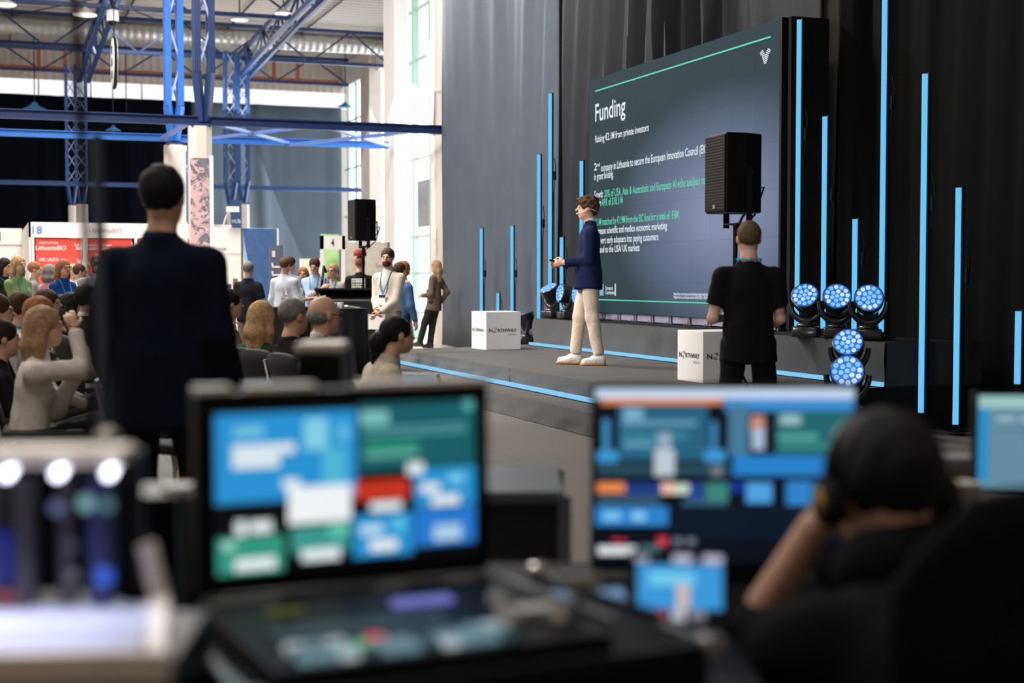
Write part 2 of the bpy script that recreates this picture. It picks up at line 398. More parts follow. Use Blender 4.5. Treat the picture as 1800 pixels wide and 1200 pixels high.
    c = [cap(hip-sd*(.16+untuck), waist, .145*f0+g+hv*.03+jw, .130*f0+g+hv*.04, .05, (fw, .78+hv*.2), cut=hemcut), cap(waist, chest, .130*f0+g+hv*.04+jw*.5, .150*f0+g+hv*.02, .05, (fw, .70+hv*.15)),
         cap(SL+rx*.015-.005*sd, nb-.055*sd, .044+g, .050+g, k=.04), cap(SR-rx*.015-.005*sd, nb-.055*sd, .044+g, .050+g, k=.04), cap(shc-.02*sd, nb-.03*sd, .105, .060, .05, (fw, .8))]
    c[0]['sq'] = (fw, .82+hv*.1)
    for s__ in (-1, 1): c.append(cap(hip-sd*(.16+untuck)+rx*s__*.045, hip+.04*sd+rx*s__*.03, .128*f0+g+jw+hv*.03, .112*f0+g+jw+hv*.03, .05, (fw, .84+hv*.1), cut=hemcut))
    if female: c += [ell(chest+fwt*.075-rx*.062-.03*sd, (.058,.05,.055), k=.05), ell(chest+fwt*.075+rx*.062-.03*sd, (.058,.05,.055), k=.05)]
    for s_, e_, w_ in ((SL, EL, WL), (SR, ER, WR)):
        s_ = np.array(s_); ad = nrm(e_-s_)
        if sleeve == 'long':
            fd = nrm(np.array(w_)-e_)
            c += [cap(s_, e_, .050+g, .044+g, .045), cap(e_, np.array(w_)+fd*.02, .044+g, .033+g, .03, cut=(np.array(w_)-fd*.005, fd))]
        elif sleeve == 'roll':
            fd = nrm(np.array(w_)-e_); c += [cap(s_, e_, .050+g, .046+g, .045), cap(e_, e_+fd*.12, .045+g, .044+g, .03, cut=(e_+fd*.09, fd))]
        else:
            c += [cap(s_, s_+ad*.24, .050+g, .060+g, .045, cut=(s_+ad*.2, ad))]
    if neck and not jacket and collar != False: c.append(cap(nb-.03*sd, nb+.025*sd, .064, .060, .015, cut=(nb+.03*sd, sd)))
    if jacket or collar == 'high': c.append(cap(nb-.03*sd-fw*.010, nb+.025*sd-fw*.012, .068, .062, .012, cut=(nb+.03*sd, sd-fw*.3)))
    if jacket: # open front: remove a V so the shirt below shows
        vt = nb+.03*sd+fwt*.10; vb = hip+.22*sd+fwt*.16; c.append(cap(vt, vb, .058, .014, .01, sub=True))
    tn = 'jacket' if jacket else ('sweater' if top[0].startswith('knit') else 'shirt')
    sdf_obj(tn, c, vox, tm, R, noise=folds(fold, seed=int(abs(loc[0]*77))%997) if fold else None, scale=sc)
    if under:
        u = [cap(hip+fwt*.02, chest+fwt*.018, .10*f0, .112*f0, .06, (fw, .74)), cap(chest+fwt*.015, nb, .10*f0, .06, .05, (fw, .8)), cap(nb-.03*sd, nb+.045*sd, .059, .058, .01, cut=(nb+.05*sd, sd))]
        sdf_obj('undershirt', u, vox, cloth(under[0], under[1]), R, scale=sc)
    # --- trousers or skirt, shoes
    bm_ = cloth(bottom[0], bottom[1])
    if legs:
        q = [cap(HLp*[.72,1,1], HRp*[.72,1,1], .104*f0+.004+hv*.03, k=.04, sq=(fw, .92), cut=None), cap(hip, hip+.1*sd, .108*f0+hv*.03, .104*f0+hv*.035, .04, (fw, .8+hv*.2), cut=(hip+.1*sd, sd))]
        for h_, k_, f_ in ((HLp, KL, fl), (HRp, KR, fr)):
            h_ = np.array(h_); k_ = np.array(k_); f_ = np.array(f_); dn = nrm(f_-k_)
            q += [cap(h_, k_, .092, .071, .02), cap(k_, f_+dn*(.0 if ankles else .03), .070, .062 if not ankles else .058, .03, cut=(f_-dn*(.02 if ankles else -.0), dn))]
        sdf_obj('trousers', q, vox, bm_, R, noise=folds(fold*1.1, seed=3+int(abs(loc[1]*31))%991, zf=7) if fold else None, scale=sc)
        sm = mat('shoe_'+shoes[0], shoes[1], .5); so = mat('sole_'+(sole[0] if sole else 'black'), sole[1] if sole else (.02,.02,.02), .6)
        for f_, sgn in ((fl, -1), (fr, 1)):
            f_ = np.array(f_); gz = f_[2]-.09; tx = sgn*.03
            sh = [cap(f_+[0,-.03,-.038], f_+[tx,.15,-.054], .046, .035, .03, m=0, cut=[(f_+[0,0,-.078], (0,0,-1))]), cap(f_+[0,.05,-.03], f_+[0,-.015,.0], .040, .046, .03, cut=(f_+[0,0,.012], (0,-.3,1))),
                  cap(f_+[0,-.03,-.075], f_+[tx,.155,-.075], .047, .045, .002, m=1, cut=[(f_+[0,0,-.066], (0,0,1)), (f_+[0,0,-.092], (0,0,-1))])]
            sdf_obj('shoe', sh, max(vox*.7, .006), [sm, so], R, scale=sc)
    # --- hair
    h = []; face = [he((0,.125,-.03), (.078,.078,.09), k=.01, sub=True)]
    low = (hp((0,0,-.055)), HR@np.array([0,.25,-1.])); ns = strands(.0035, seed=len(label)); hv_ = min(vox*.8, .010)
    if hair in ('short', 'crop'):
        e = .006 if hair == 'short' else 0
        h = [he((0,-.018,.036), (.081+e,.099+e,.092+e), k=.02, cut=[low])]+face+[he((-.08,.02,-.045), (.03,.045,.035), k=.01, sub=True), he((.08,.02,-.045), (.03,.045,.035), k=.01, sub=True)]
        if hair == 'crop': ns = strands(.0028, 230)
    elif hair == 'curly':
        h = [he((0,-.022,.042), (.094,.108,.098), k=.02, cut=[(hp((0,0,-.06)), HR@np.array([0,.1,-1.]))]), he((0,.055,.088), (.062,.045,.032), k=.03), he((0,-.075,-.03), (.06,.04,.05), k=.03)]+[he((0,.13,-.045), (.075,.08,.088), k=.01, sub=True), he((-.085,.01,-.02), (.025,.03,.035), k=.01, sub=True), he((.085,.01,-.02), (.025,.03,.035), k=.01, sub=True)]
        ns = strands(.006, seed=5, curl=75)
    elif hair in ('long', 'mid'):
        L = .30 if hair == 'long' else .14
        back = hcn+HR@np.array([0,-.06,-.02])
        h = [he((0,-.016,.034), (.089,.104,.096), k=.03)]
        for xx, yy, rr in ((-.066,-.01,.036), (.066,-.01,.036), (-.035,-.065,.046), (.035,-.065,.046), (0,-.075,.045)):
            p0 = hp((xx,yy,.0)); p1 = hp((xx*1.2,yy-.02,-.1)); p2 = p1+np.array([0,-.01,-1])*(L-.1); h += [cap(p0, p1, rr, rr*.95, .03), cap(p1, p2, rr*.95, rr*.45, .03)]
        h += [he((0,.13,-.05), (.066,.075,.095), k=.012, sub=True)]
    elif hair == 'bun':
        h = [he((0,-.016,.032), (.084,.102,.094), k=.02, cut=[(hp((0,0,-.06)), HR@np.array([0,.3,-1.]))])]+face+[ell(hp((0,-.135,-.035)), (.062,.055,.062), k=.012), cap(hp((0,-.13,-.06)), hp((0,-.15,-.15)), .045, .03, .02)]
    elif hair == 'ring':
        h = [he((0,-.020,-.004), (.0785,.0965,.060), k=.02, cut=[low])]+face+[he((0,.02,.10), (.09,.10,.075), k=.01, sub=True), he((-.085,.025,-.02), (.03,.045,.06), k=.01, sub=True), he((.085,.025,-.02), (.03,.045,.06), k=.01, sub=True)]; ns = strands(.001)
    if h:
        o = sdf_obj('hair', h, hv_, hm, R, noise=ns, scale=sc)
    if beard:
        sdf_obj('beard', [he((0,.042,-.068), (.058,.06,.05), k=.02, cut=[(hp((0,0,-.045)), HR@np.array([0,0,1.]))]), he((0,.092,-.04), (.026,.012,.006), k=.01)], hv_, hm, R, scale=sc)
    if glasses:
        gm = MB(); 
        for x in (-.034, .034): gm.tube([Vector(hp((x+.024*math.cos(a), .103, .002+.018*math.sin(a))))*sc for a in [i*math.pi/6 for i in range(12)]], .0028*sc, 5, close=True)
        for x in (-1, 1): gm.tube([Vector(hp((x*.058,.10,.008)))*sc, Vector(hp((x*.082,.0,.006)))*sc], .0026*sc, 5)
        gm.tube([Vector(hp((-.010,.105,.004)))*sc, Vector(hp((.010,.105,.004)))*sc], .0026*sc, 5); gm.build('glasses', M['black'], R)
    if lanyard:
        lm = MB(); pts = []
        for i in range(15):
            a = -math.pi*.5+2*math.pi*i/14
        fr0 = chest+fwt*(.125 if not female else .15)-sd*.06
        nkr = .068+g
        bk = nb+.01*sd-fwt*(nkr+.002); L_ = [bk, nb+.015*sd-rx*nkr, shc+fwt*(.055+g)-rx*.07+.035*sd, chest+fwt*(.117+g+hv*.03)-rx*.05, fr0+fwt*.012-sd*.05]; Rr = [2*(p@np.array([0,0,0]))+p for p in L_]
        Rr = [p-2*rx*((p-nb)@rx) for p in L_]
        path = L_[::-1]+Rr[1:]
        lm.tube([Vector(p)*sc for p in path], .0075*sc, 4); lm.build('lanyard', cloth('lanyard', lanyard), R)
        if badge:
            c0 = fr0+fwt*.022-sd*.12; bb = MB(); bb.box(Vector(c0)*sc, (.095*sc, .004, .13*sc), rot=Matrix.Rotation(-lean, 3, 'X')); bb.box(Vector(c0+fwt*.003+sd*.045)*sc, (.095*sc, .004, .035*sc), 1, rot=Matrix.Rotation(-lean, 3, 'X'))
            bb.build('badge', [M['white'], cloth('navyb', (.02,.04,.12))], R)
    R['_'] = 0; del R['_']
    return R, dict(WL=np.array(WL)*sc, WR=np.array(WR)*sc, hcn=hcn*sc, HR=HR, sc=sc, EL=EL*sc, ER=ER*sc)
# ================================================================== the hall
def tex_mix(m, tex, c1, c2, fac=None):   # helper: plug a texture driven ramp into the base colour
    nt, b = nodes(m); r = nt.nodes.new('ShaderNodeValToRGB'); r.color_ramp.elements[0].color = (*c1,1); r.color_ramp.elements[1].color = (*c2,1)
    nt.links.new(tex, r.inputs['Fac']); nt.links.new(r.outputs['Color'], b.inputs['Base Color']); return r
fl = mat('floor_grey_carpet', (.22,.195,.17), .75, var=.10, scale=.8, bump=.15, bscale=60)
nt, b = nodes(fl); tc = nt.nodes.new('ShaderNodeTexCoord'); br = nt.nodes.new('ShaderNodeTexBrick'); br.inputs['Scale'].default_value = 1
br.inputs['Brick Width'].default_value = 2.4; br.inputs['Row Height'].default_value = 1.2; br.inputs['Mortar Size'].default_value = .008
br.inputs['Color1'].default_value = (.12,.107,.092,1); br.inputs['Color2'].default_value = (.112,.10,.086,1); br.inputs['Mortar'].default_value = (.085,.075,.065,1)
nt.links.new(tc.outputs['Object'], br.inputs['Vector']); nt.links.new(br.outputs['Color'], b.inputs['Base Color'])
hallf = mat('hall_floor', (.42,.39,.35), .35, var=.06, scale=.5)
def plane(name, x0, y0, x1, y1, z, m):
    return struct(MB().quad((x0,y0,z),(x1,y0,z),(x1,y1,z),(x0,y1,z)).build(name, m))
MB_ = MB(); MB_.box((1.3, 7, -.1), (26.6, 26, .2)); struct(MB_.build('floor', fl))
MB_ = MB(); MB_.box((1.3, 40.2, -.1), (26.6, 40.4, .2)); struct(MB_.build('floor', hallf))
ceil = wave_bump(mat('ceiling_corrugated', (.50,.45,.41), .6, var=.06, scale=.4), 'Y', .7, 1, .12)
MB_ = MB(); MB_.box((1.3, 27.2, 10.6), (26.6, 66.6, .2)); struct(MB_.build('ceiling', ceil))
corr = wave_bump(mat('wall_corrugated', (.58,.52,.47), .6, var=.04, scale=.4), 'X', 1.0, .6, .03)
m_ = MB(); m_.box((1.3, 60.2, 9.9), (26.6, .2, 1.2)); m_.box((1.3, 60.2, 4.3), (26.6, .2, 8.6)); struct(m_.build('wall_far', corr))
struct(MB().box((-11.9, 27.2, 5.25), (.2, 66.6, 10.5)).build('wall_left', M['beige']))
struct(MB().box((1.3, -6, 5.25), (26.6, .2, 10.5)).build('wall_back', M['beige']))
# clerestory glazing above the far drapes, glowing by emission in place of daylight
frost = mat('frosted_glass', (.95,.97,1), .5, trans=.9, var=.01); 
struct(MB().box((1.3, 60.2, 8.95), (26.6, .06, .7)).build('window_4', glow('emissive_glazing', (245,246,250), 1.1)))
for i in range(13): struct(MB().box((-10+i*2, 60.08, 8.95), (.06, .1, .7)).build('trim_3', M['whitep'])) if i < 9 else None
# right wall: near pillar, glazed bay, far pillar
XW = 8.65
m_ = MB(); m_.box((XW+.35, 27.45, 5.25), (.7, 1.1, 10.5)); struct(m_.build('wall_right', M['beige']))
m_ = MB(); m_.box((XW+.3, 31.75, 5.25), (.6, .7, 10.5)); struct(m_.build('wall_right', M['whitep']))
m_ = MB(); m_.box((XW+.35, 10.4, 5.25), (.5, 33, 10.5)); struct(m_.build('wall_right', M['beige']))
m_ = MB(); m_.box((XW+3.2, 32.2, 5.25), (5.2, .2, 10.5)); struct(m_.build('wall_return', M['whitep']))
m_ = MB(); m_.box((14.5, 33.3, 5.25), (.3, 2.4, 10.5)); m_.box((14.5, 53.3, 10), (.3, 14, 1)); m_.box((14.5, 45, 5.25), (.3, 5, 10.5)); struct(m_.build('wall_right', M['whitep']))
m_ = MB(); m_.box((14.3, 55.0, 5.25), (.5, 1.4, 10.5)); struct(m_.build('wall_right', M['beige']))
glass = mat('window_glass', (1,1,1), .02, trans=1, var=0); glass.node_tree.nodes['Principled BSDF'].inputs['IOR'].default_value = 1.05
green = mat('green_mullion', (.40,.62,.50), .5, var=.04)
m_ = MB(); m_.box((XW+.3, 29.7, 5.25), (.01, 3.4, 10.5)); w1 = struct(m_.build('window_1', glass))
m_ = MB()
for Y in (28.98, 30.25): m_.box((XW+.22, Y, 5.25), (.12, .11, 10.5))
m_.build('window_frame', green, w1)
m_ = MB()
for z in (.6, 1.45, 2.25, 3.95, 5.1, 6.1, 7.2, 8.4): m_.box((XW+.22, 29.6, z), (.05, 2.2, .045))
m_.build('glazing_bar', mat('pale_green_bar', (.5,.62,.56), .5), w1)
m_ = MB(); m_.box((XW+.2, 29.0, 2.95), (.04, 1.9, 1.0)); m_.build('blind', mat('grey_blind', (.32,.33,.35), .7), w1)
m_ = MB()
for Y, w in ((28.15, .3), (31.25, .35)): m_.box((XW+.12, Y, 5.25), (.3, w, 10.5))
m_.build('window_jamb', M['whitep'], w1)
m_ = MB(); m_.box((14.5, 57.8, 5.25), (.01, 4.4, 9)); w2 = struct(m_.build('window_2', glass))
m_ = MB(); [m_.box((14.45, y, 5.25), (.1, .12, 9)) for y in (56.6, 58.0, 59.4)]; [m_.box((14.45, 57.8, z), (.06, 4.4, .06)) for z in (2, 4, 6, 8)]; m_.build('window_frame', green, w2)
m_ = MB(); m_.box((14.5, 51.2, 5.25), (.01, 7.4, 9)); w3 = struct(m_.build('window_3', glass))
# wall conduit on the near pillar
c_ = MB(); c_.tube([(XW-.02,26.95,4.95),(XW-.05,27.0,5.05),(XW-.05,27.9,5.15),(XW-.05,28.0,4.4),(XW-.05,28.0,4.25)], .015); tag(c_.build('conduit', M['alu']), 'thin grey conduit bent across the beige pillar by the window', 'conduit')
# ------------------------------------------------------------------ drapes
def curtain(name, p0, p1, z0, z1, amp, wl, m, seed=0, sweep=0, rows=14, base=0):
    p0 = Vector(p0); p1 = Vector(p1); L = (p1-p0).length; t = (p1-p0)/L; nn = Vector((-t.y, t.x, 0)); n = int(L/(wl/9)); rs = random.Random(seed)
    ph = [rs.random()*6.28 for _ in range(6)]; vs = []; fs = []
    for j in range(rows+1):
        v = j/rows; z = z0+(z1-z0)*v
        for i in range(n+1):
            s = L*i/n; q = s+sweep*math.sin(s*.55+ph[0])*(v-.35)
            a = amp*(.55+.45*math.sin(q*.9+ph[1]))
            d = a*(math.sin(6.283*q/wl+1.4*math.sin(q*1.7+ph[2]))+.35*math.sin(6.283*q/wl*2.3+ph[3]+v*1.2))*(1-.25*v)+.05*math.sin(q*1.1+ph[4])
            p = p0+t*s+nn*d; vs.append((p.x, p.y, z))
    for j in range(rows):
        for i in range(n): a = j*(n+1)+i; fs.append((a, a+1, a+n+2, a+n+1))
    b_ = MB(); b_.add(vs, fs); o = b_.build(name, m, smooth=True)
    sd_ = o.modifiers.new('solid', 'SOLIDIFY'); sd_.thickness = .01
    return o
o = curtain('stage_curtain', (8.44, 26.85, 0), (8.44, 20.75, 0), .02, 10.4, .07, 1.15, mat('window_lit_drape', spec=.3, col=(.078,.095,.125), rough=.5, bump=.15, var=.08, scale=2, bscale=6), 3, .8)  # paler copy of the drape, window light put into its grey
tag(o, 'tall smooth curtain, window light put in its grey, beside the beige window pillar', 'curtain')
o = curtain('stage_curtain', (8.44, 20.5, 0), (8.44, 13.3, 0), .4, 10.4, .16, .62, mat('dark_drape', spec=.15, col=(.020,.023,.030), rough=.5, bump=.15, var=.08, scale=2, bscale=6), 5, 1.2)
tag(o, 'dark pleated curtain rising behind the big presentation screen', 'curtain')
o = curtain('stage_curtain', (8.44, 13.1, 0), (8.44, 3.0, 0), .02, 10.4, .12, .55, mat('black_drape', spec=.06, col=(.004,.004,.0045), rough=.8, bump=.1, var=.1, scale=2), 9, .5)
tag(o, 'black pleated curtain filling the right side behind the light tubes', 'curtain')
o = MB().box((8.06, 12.95, 2.4), (.45, .06, 3.25)).build('black_flat', M['blackc']); tag(o, 'black cloth flat closing the gap beside the right end of the screen', 'panel')
MB_ = None
o = curtain('hall_curtain', (14.2, 59.6, 0), (7.9, 59.6, 0), .02, 8.6, .12, 1.3, mat('slate_drape', spec=.1, col=(.125,.16,.205), rough=.6, var=.1, scale=.6), 11, .5, 6)
tag(o, 'slate grey curtain on the far wall right of the far lattice column', 'curtain')
o = curtain('hall_curtain', (7.9, 59.5, 0), (-9, 59.5, 0), .02, 8.6, .1, 1.1, mat('navy_black_drape', spec=.04, col=(.003,.004,.008), rough=.9, var=.1, scale=.6), 12, .5, 6)
tag(o, 'near black curtain covering the far wall behind the red booth', 'curtain')
# ------------------------------------------------------------------ stage
carpet = mat('stage_carpet', (.066,.060,.057), .85, var=.12, scale=3, bump=.25, bscale=90)
def prism(name, pts, z0, z1, mats, parent=None, top=0, side=1):
    m_ = MB(); n = len(pts); m_.add([(x,y,z0) for x,y in pts]+[(x,y,z1) for x,y in pts], [])
    m_.f += [tuple(range(n))[::-1], tuple(range(n, 2*n))]; m_.m += [side, top]
    for i in range(n): m_.f.append((i, (i+1)%n, n+(i+1)%n, n+i)); m_.m.append(side)
    return m_.build(name, mats, parent)
stage = empty('stage', 'low black carpeted stage with draped sides under the presenter', 'stage', (5.1, 10.3, 0))
def loc_of(par): return -Vector(par.location)
def lb(m_, name, mats, par, **k):      # build in world coordinates, parent to a thing
    o = m_.build(name, mats, par, **k); o.location = Matrix.Rotation(-par.rotation_euler.z, 4, 'Z') @ (-Vector(par.location)); 
    o.rotation_euler.z = -par.rotation_euler.z; return o
o = prism('platform', [(5.1,10.3),(8.2,10.3),(8.2,19.2),(5.1,18.2)], .01, .38, [carpet, M['blackc']], stage); o.location = -Vector(stage.location)
def skirt(par, p0, p1, z0, z1, seed, name='skirt', sag=.02, m=None):
    p0 = Vector(p0); p1 = Vector(p1); L = (p1-p0).length; t = (p1-p0)/L; nn = Vector((t.y, -t.x, 0)); n = int(L/.06); rs = random.Random(seed); ph = [rs.random()*6 for _ in range(5)]
    vs = []; fs = []; R_ = 7
    for j in range(R_+1):
        v = j/R_
        for i in range(n+1):
            s = L*i/n; d = .012+sag*(.6+.5*math.sin(s*2.1+ph[0]+v*2)*math.sin(s*.7+ph[1]))*math.sin(min(v*1.3,1)*3.14)+.004*math.sin(s*9+v*5+ph[2])*v
            p = p0+t*s+nn*d; vs.append((p.x,p.y,z1-(z1-z0)*v))
    for j in range(R_):
        for i in range(n): a = j*(n+1)+i; fs.append((a,a+1,a+n+2,a+n+1))
    m_ = MB(); m_.add(vs, fs); o = lb(m_, name, m or M['drape'], par, smooth=True); return o
skirt(stage, (5.1,18.2,0), (5.1,13.9,0), .22, .385, 1); skirt(stage, (5.1,13.88,0), (5.1,10.3,0), .22, .385, 2)
step = empty('stage_step', 'long black carpeted step running along the front of the stage', 'step', (4.67,10.4,0))
o = prism('tread', [(4.67,10.4),(5.06,10.4),(5.06,18.0),(4.67,18.0)], .01, .2, [carpet, M['blackc']], step); o.location = -Vector(step.location)
skirt(step, (4.67,18.0,0), (4.67,10.4,0), .005, .203, 4, sag=.012)
riser = empty('screen_riser', 'black draped riser carrying the presentation screen and lamps', 'riser', (7.22,10.33,.38))
o = prism('platform', [(7.22,10.33),(8.1,10.33),(8.1,18.7),(7.22,18.7)], .39, .76, [M['blackc'], M['blackc']], riser); o.location = -Vector(riser.location)
skirt(riser, (7.22,18.7,0), (7.22,13.5,0), .385, .765, 6, sag=.03); skirt(riser, (7.22,13.48,0), (7.22,10.33,0), .385, .765, 7, sag=.01)
skirt(riser, (7.22,10.33,0), (8.2,10.33,0), .385, .765, 8, sag=.01)
# glowing floor strips
cy = glow('cyan_light', (128,200,240), 1.0)
for nm, p, q, z, lab in (('light_strip', (5.045,18.0), (5.045,10.6), .226, 'cyan glowing light strip along the front edge of the stage step'), ('light_strip', (7.17,18.75), (7.17,10.3), .406, 'cyan glowing light strip at the foot of the screen riser')):
    m_ = MB(); n = 8
    for i in range(n):
        y0 = p[1]+(q[1]-p[1])*i/n; y1 = p[1]+(q[1]-p[1])*(i+1)/n+.012; m_.bar((p[0], y0, z), (p[0], y1, z), .042, .036)
    o = tag(m_.build(nm, cy), lab, 'light strip')
    m_ = MB(); m_.box((p[0]-.005, (p[1]+q[1])/2, z-.021), (.06, abs(p[1]-q[1]), .006)); m_.build('channel', M['blackm'], o)
# ------------------------------------------------------------------ LED wall
SX = 7.8
scr = empty('presentation_screen', 'huge dark teal presentation screen headed Funding', 'screen', (SX, 15.6, .76))
sm = bpy.data.materials.new('slide_background'); sm.use_nodes = True; nt, b = nodes(sm); b.inputs['Base Color'].default_value = (.010,.010,.011,1); b.inputs['Roughness'].default_value = .6
b.inputs['Specular IOR Level'].default_value = .05
tc = nt.nodes.new('ShaderNodeTexCoord'); mp = nt.nodes.new('ShaderNodeMapping'); mp.inputs['Location'].default_value = (0, 0.44, -.85); mp.inputs['Scale'].default_value = (0, .34, .66)
gr = nt.nodes.new('ShaderNodeTexGradient'); gr.gradient_type = 'SPHERICAL'; r = nt.nodes.new('ShaderNodeValToRGB')
r.color_ramp.elements[0].position = .0; r.color_ramp.elements[0].color = (*s2l(38,58,66),1); r.color_ramp.elements[1].position = .85; r.color_ramp.elements[1].color = (*s2l(128,138,168),1)
e_ = r.color_ramp.elements.new(.35); e_.color = (*s2l(84,99,122),1)
nz = nt.nodes.new('ShaderNodeTexBrick'); nz.offset = 0; nz.inputs['Scale'].default_value = 1; nz.inputs['Brick Width'].default_value = .5; nz.inputs['Row Height'].default_value = .5; nz.inputs['Mortar Size'].default_value = .004
nz.inputs['Color1'].default_value = (1,1,1,1); nz.inputs['Color2'].default_value = (.93,.95,.95,1); nz.inputs['Mortar'].default_value = (.8,.82,.8,1)
sw_ = nt.nodes.new('ShaderNodeMapping'); sw_.inputs['Rotation'].default_value = (0, rad(90), rad(90)); 
cx_ = nt.nodes.new('ShaderNodeSeparateXYZ'); cb_ = nt.nodes.new('ShaderNodeCombineXYZ'); mx = nt.nodes.new('ShaderNodeMix'); mx.data_type = 'RGBA'; mx.blend_type = 'MULTIPLY'; mx.inputs[0].default_value = 1
nt.links.new(tc.outputs['Object'], mp.inputs['Vector']); nt.links.new(mp.outputs['Vector'], gr.inputs['Vector']); nt.links.new(gr.outputs['Fac'], r.inputs['Fac'])
nt.links.new(tc.outputs['Object'], cx_.inputs[0]); nt.links.new(cx_.outputs['Y'], cb_.inputs['X']); nt.links.new(cx_.outputs['Z'], cb_.inputs['Y']); nt.links.new(cb_.outputs[0], nz.inputs['Vector'])
nt.links.new(r.outputs['Color'], mx.inputs[6]); nt.links.new(nz.outputs['Color'], mx.inputs[7]); nt.links.new(mx.outputs[2], b.inputs['Emission Color']); b.inputs['Emission Strength'].default_value = 1.0
panel = MB().box((.06, 0, (4.03-.86)/2+.10), (.12, 5.02, 4.03-.86)).build('led_panel', sm, scr)
fr_ = MB(); fr_.box((.2, 0, 1.68), (.16, 5.0, 3.15)); fr_.box((.15, -2.53, 1.64), (.3, .04, 3.27)); fr_.build('back_frame', M['blackm'], scr)
m_ = MB(); k = MB()
for i in range(10):
    m_ = MB(); k = MB(); y = 2.27-i*.5; m_.box((.04, y, .055), (.04, .43, .085)); m_.build('base_panel', mat('lavender_panel', (.24,.22,.30), .5), scr)
    k.box((.03, y-.25, .05), (.08, .03, .09)); k.box((0, y-.25, .01), (.12, .05, .012)); k.tube([(-.02,y-.2,.0),(-.02,y-.2,.03)], .012, 6); k.tube([(-.02,y-.32,.0),(-.02,y-.32,.03)], .012, 6); k.build('foot_bracket', M['chrome'], scr)

wt = glow('slide_white', (225,232,240)); gt = glow('slide_green', (85,205,170)); gl = glow('slide_line', (90,215,180))
def onscr(px, py): v = PX(px, py, SX); return Vector((-.006, v.y-15.6, v.z-.76))
def stext(s, x0, x1, y0, y1, h, m=wt, off=.012):
    """line of the slide: left end at pixel (x0,y0), right end (x1,y1) on the screen plane"""
    a = onscr(x0, y0); b_ = onscr(x1, y1); a.z = b_.z = (a.z+b_.z)/2; w = (b_-a).length
    return text(s, m, a, (0,-1,0), (0,0,1), w, h, scr, 'slide_text', off)
stext('Funding', 1047, 1100, 210, 204, .235)
stext('Raising €2.1M from private investors', 1047, 1141, 248, 233, .095)
stext('2', 1045, 1050, 300, 299, .10); stext('nd', 1050, 1055, 293, 292, .05)
stext('company in Lithuania to secure the European Innovation Council (EIC) accelerator', 1057, 1285, 299, 264, .10)
stext('in grant funding.', 1045, 1079, 316, 312, .095)
stext('Growth:', 1045, 1061, 348, 347, .10); stext('20% of USA, Asia & Australasia and European AI echo analysis market', 1063, 1256, 347, 321, .10, gt)
stext('for an', 1045, 1057, 363, 362, .095); stext('ARR of $18.3 M', 1058, 1095, 362, 358, .10, gt)
stext('€2.1M matched by €1.9M from the EIC fund for a total of  €4M.', 1044, 1195, 397, 383, .095, gt)
stext('Increase scientific and medico economic marketing', 1047, 1173, 411, 403, .09)
stext('Convert early adopters into paying customers', 1047, 1158, 428, 422, .09)
stext('Expand to the USA/ UK markets', 1047, 1125, 445, 440, .09)
stext('European', 1065, 1078, 509, 509, .05); stext('Commission', 1065, 1082, 517, 517, .05)
stext('https://eic.ec.europa.eu/eic-funding-opportunities/european-innovation-programme', 1185, 1290, 518, 521, .035); stext('https://eic.ec.europa.eu/eic-fund/2021-08/EIC_Fund_portfolio_companies', 1185, 1290, 524, 527, .035)
m_ = MB()
def sline(x0, x1, y0, y1, th=.016):
    a = onscr(x0, y0); b_ = onscr(x1, y1); z = (a.z+b_.z)/2; m_.box((-.004, (a.y+b_.y)/2, z), (.006, abs(a.y-b_.y), th))
sline(1047, 1355, 157, 69); m_.build('slide_line', gl, scr); m_ = MB(); sline(1047, 1362, 525, 538, .014); m_.build('slide_line', gl, scr)
m_ = MB(); a = onscr(1082, 509); m_.box((-.004, a.y, a.z), (.006, .018, .16)); m_.build('slide_divider', wt, scr); a = onscr(1058, 509); MB().box((-.004, a.y, a.z), (.006, .12, .16)).build('slide_emblem', glow('emblem_blue', (120,170,190)), scr)
# heart of concentric arcs at the top right
m_ = MB(); c = onscr(1346, 117)
for i in range(8):
    r_ = .034+.021*i; hw = rad(38-1.5*i) if i < 6 else rad(36)
    sg = [(-hw, hw)] if i < 5 else [(-hw, -rad(5+(i-5)*5)), (rad(5+(i-5)*5), hw)]
    for a0, a1 in sg:
        for q in range(8):
            t0 = a0+(a1-a0)*q/8; t1 = a0+(a1-a0)*(q+1)/8
            P_ = lambda t, rr: (-.006, c.y-math.sin(t)*rr, c.z+math.cos(t)*rr)
            m_.quad(P_(t0, r_), P_(t1, r_), P_(t1, r_+.012), P_(t0, r_+.012))
m_.build('heart_logo', wt, scr)
# ------------------------------------------------------------------ light tubes on stands
tubeM = glow('tube_light', (104,192,240), 1.05)
def light_tube(X, px, ytop, zb, label, group, lift=0):
    top = PX(px, min(ytop, 2000), X); H_ = top.z-zb; t = empty('light_tube', label, 'light tube', (X, top.y, zb), 0, group)
    if H_ > 3.6: m_ = MB()
    MB().tube([(0,0,.06+lift),(0,0,H_)], .024, 12).build('glowing_tube', tubeM, t, smooth=True)
    k = MB(); k.box((.033, -.012, H_/2+.03), (.02, .03, H_-.03)); k.build('channel', M['blackm'], t)
    k = MB(); k.box((.02, 0, .01), (.16, .16, .016)); k.tube([(0,0,.01),(0,0,.07+lift)], .015, 8); k.build('base_plate', M['blackm'], t)
    if H_ > 1:
        k = MB(); z_ = H_*.62; k.tube([(.05,-.05,z_+.3),(.05,-.09,z_+.18),(.05,-.07,z_),(.05,-.03,z_-.2),(.06,-.02,.4)], .007, 5); k.box((.05,-.06,z_+.05), (.03,.03,.12)); k.build('cable', M['blackm'], t)
    return t
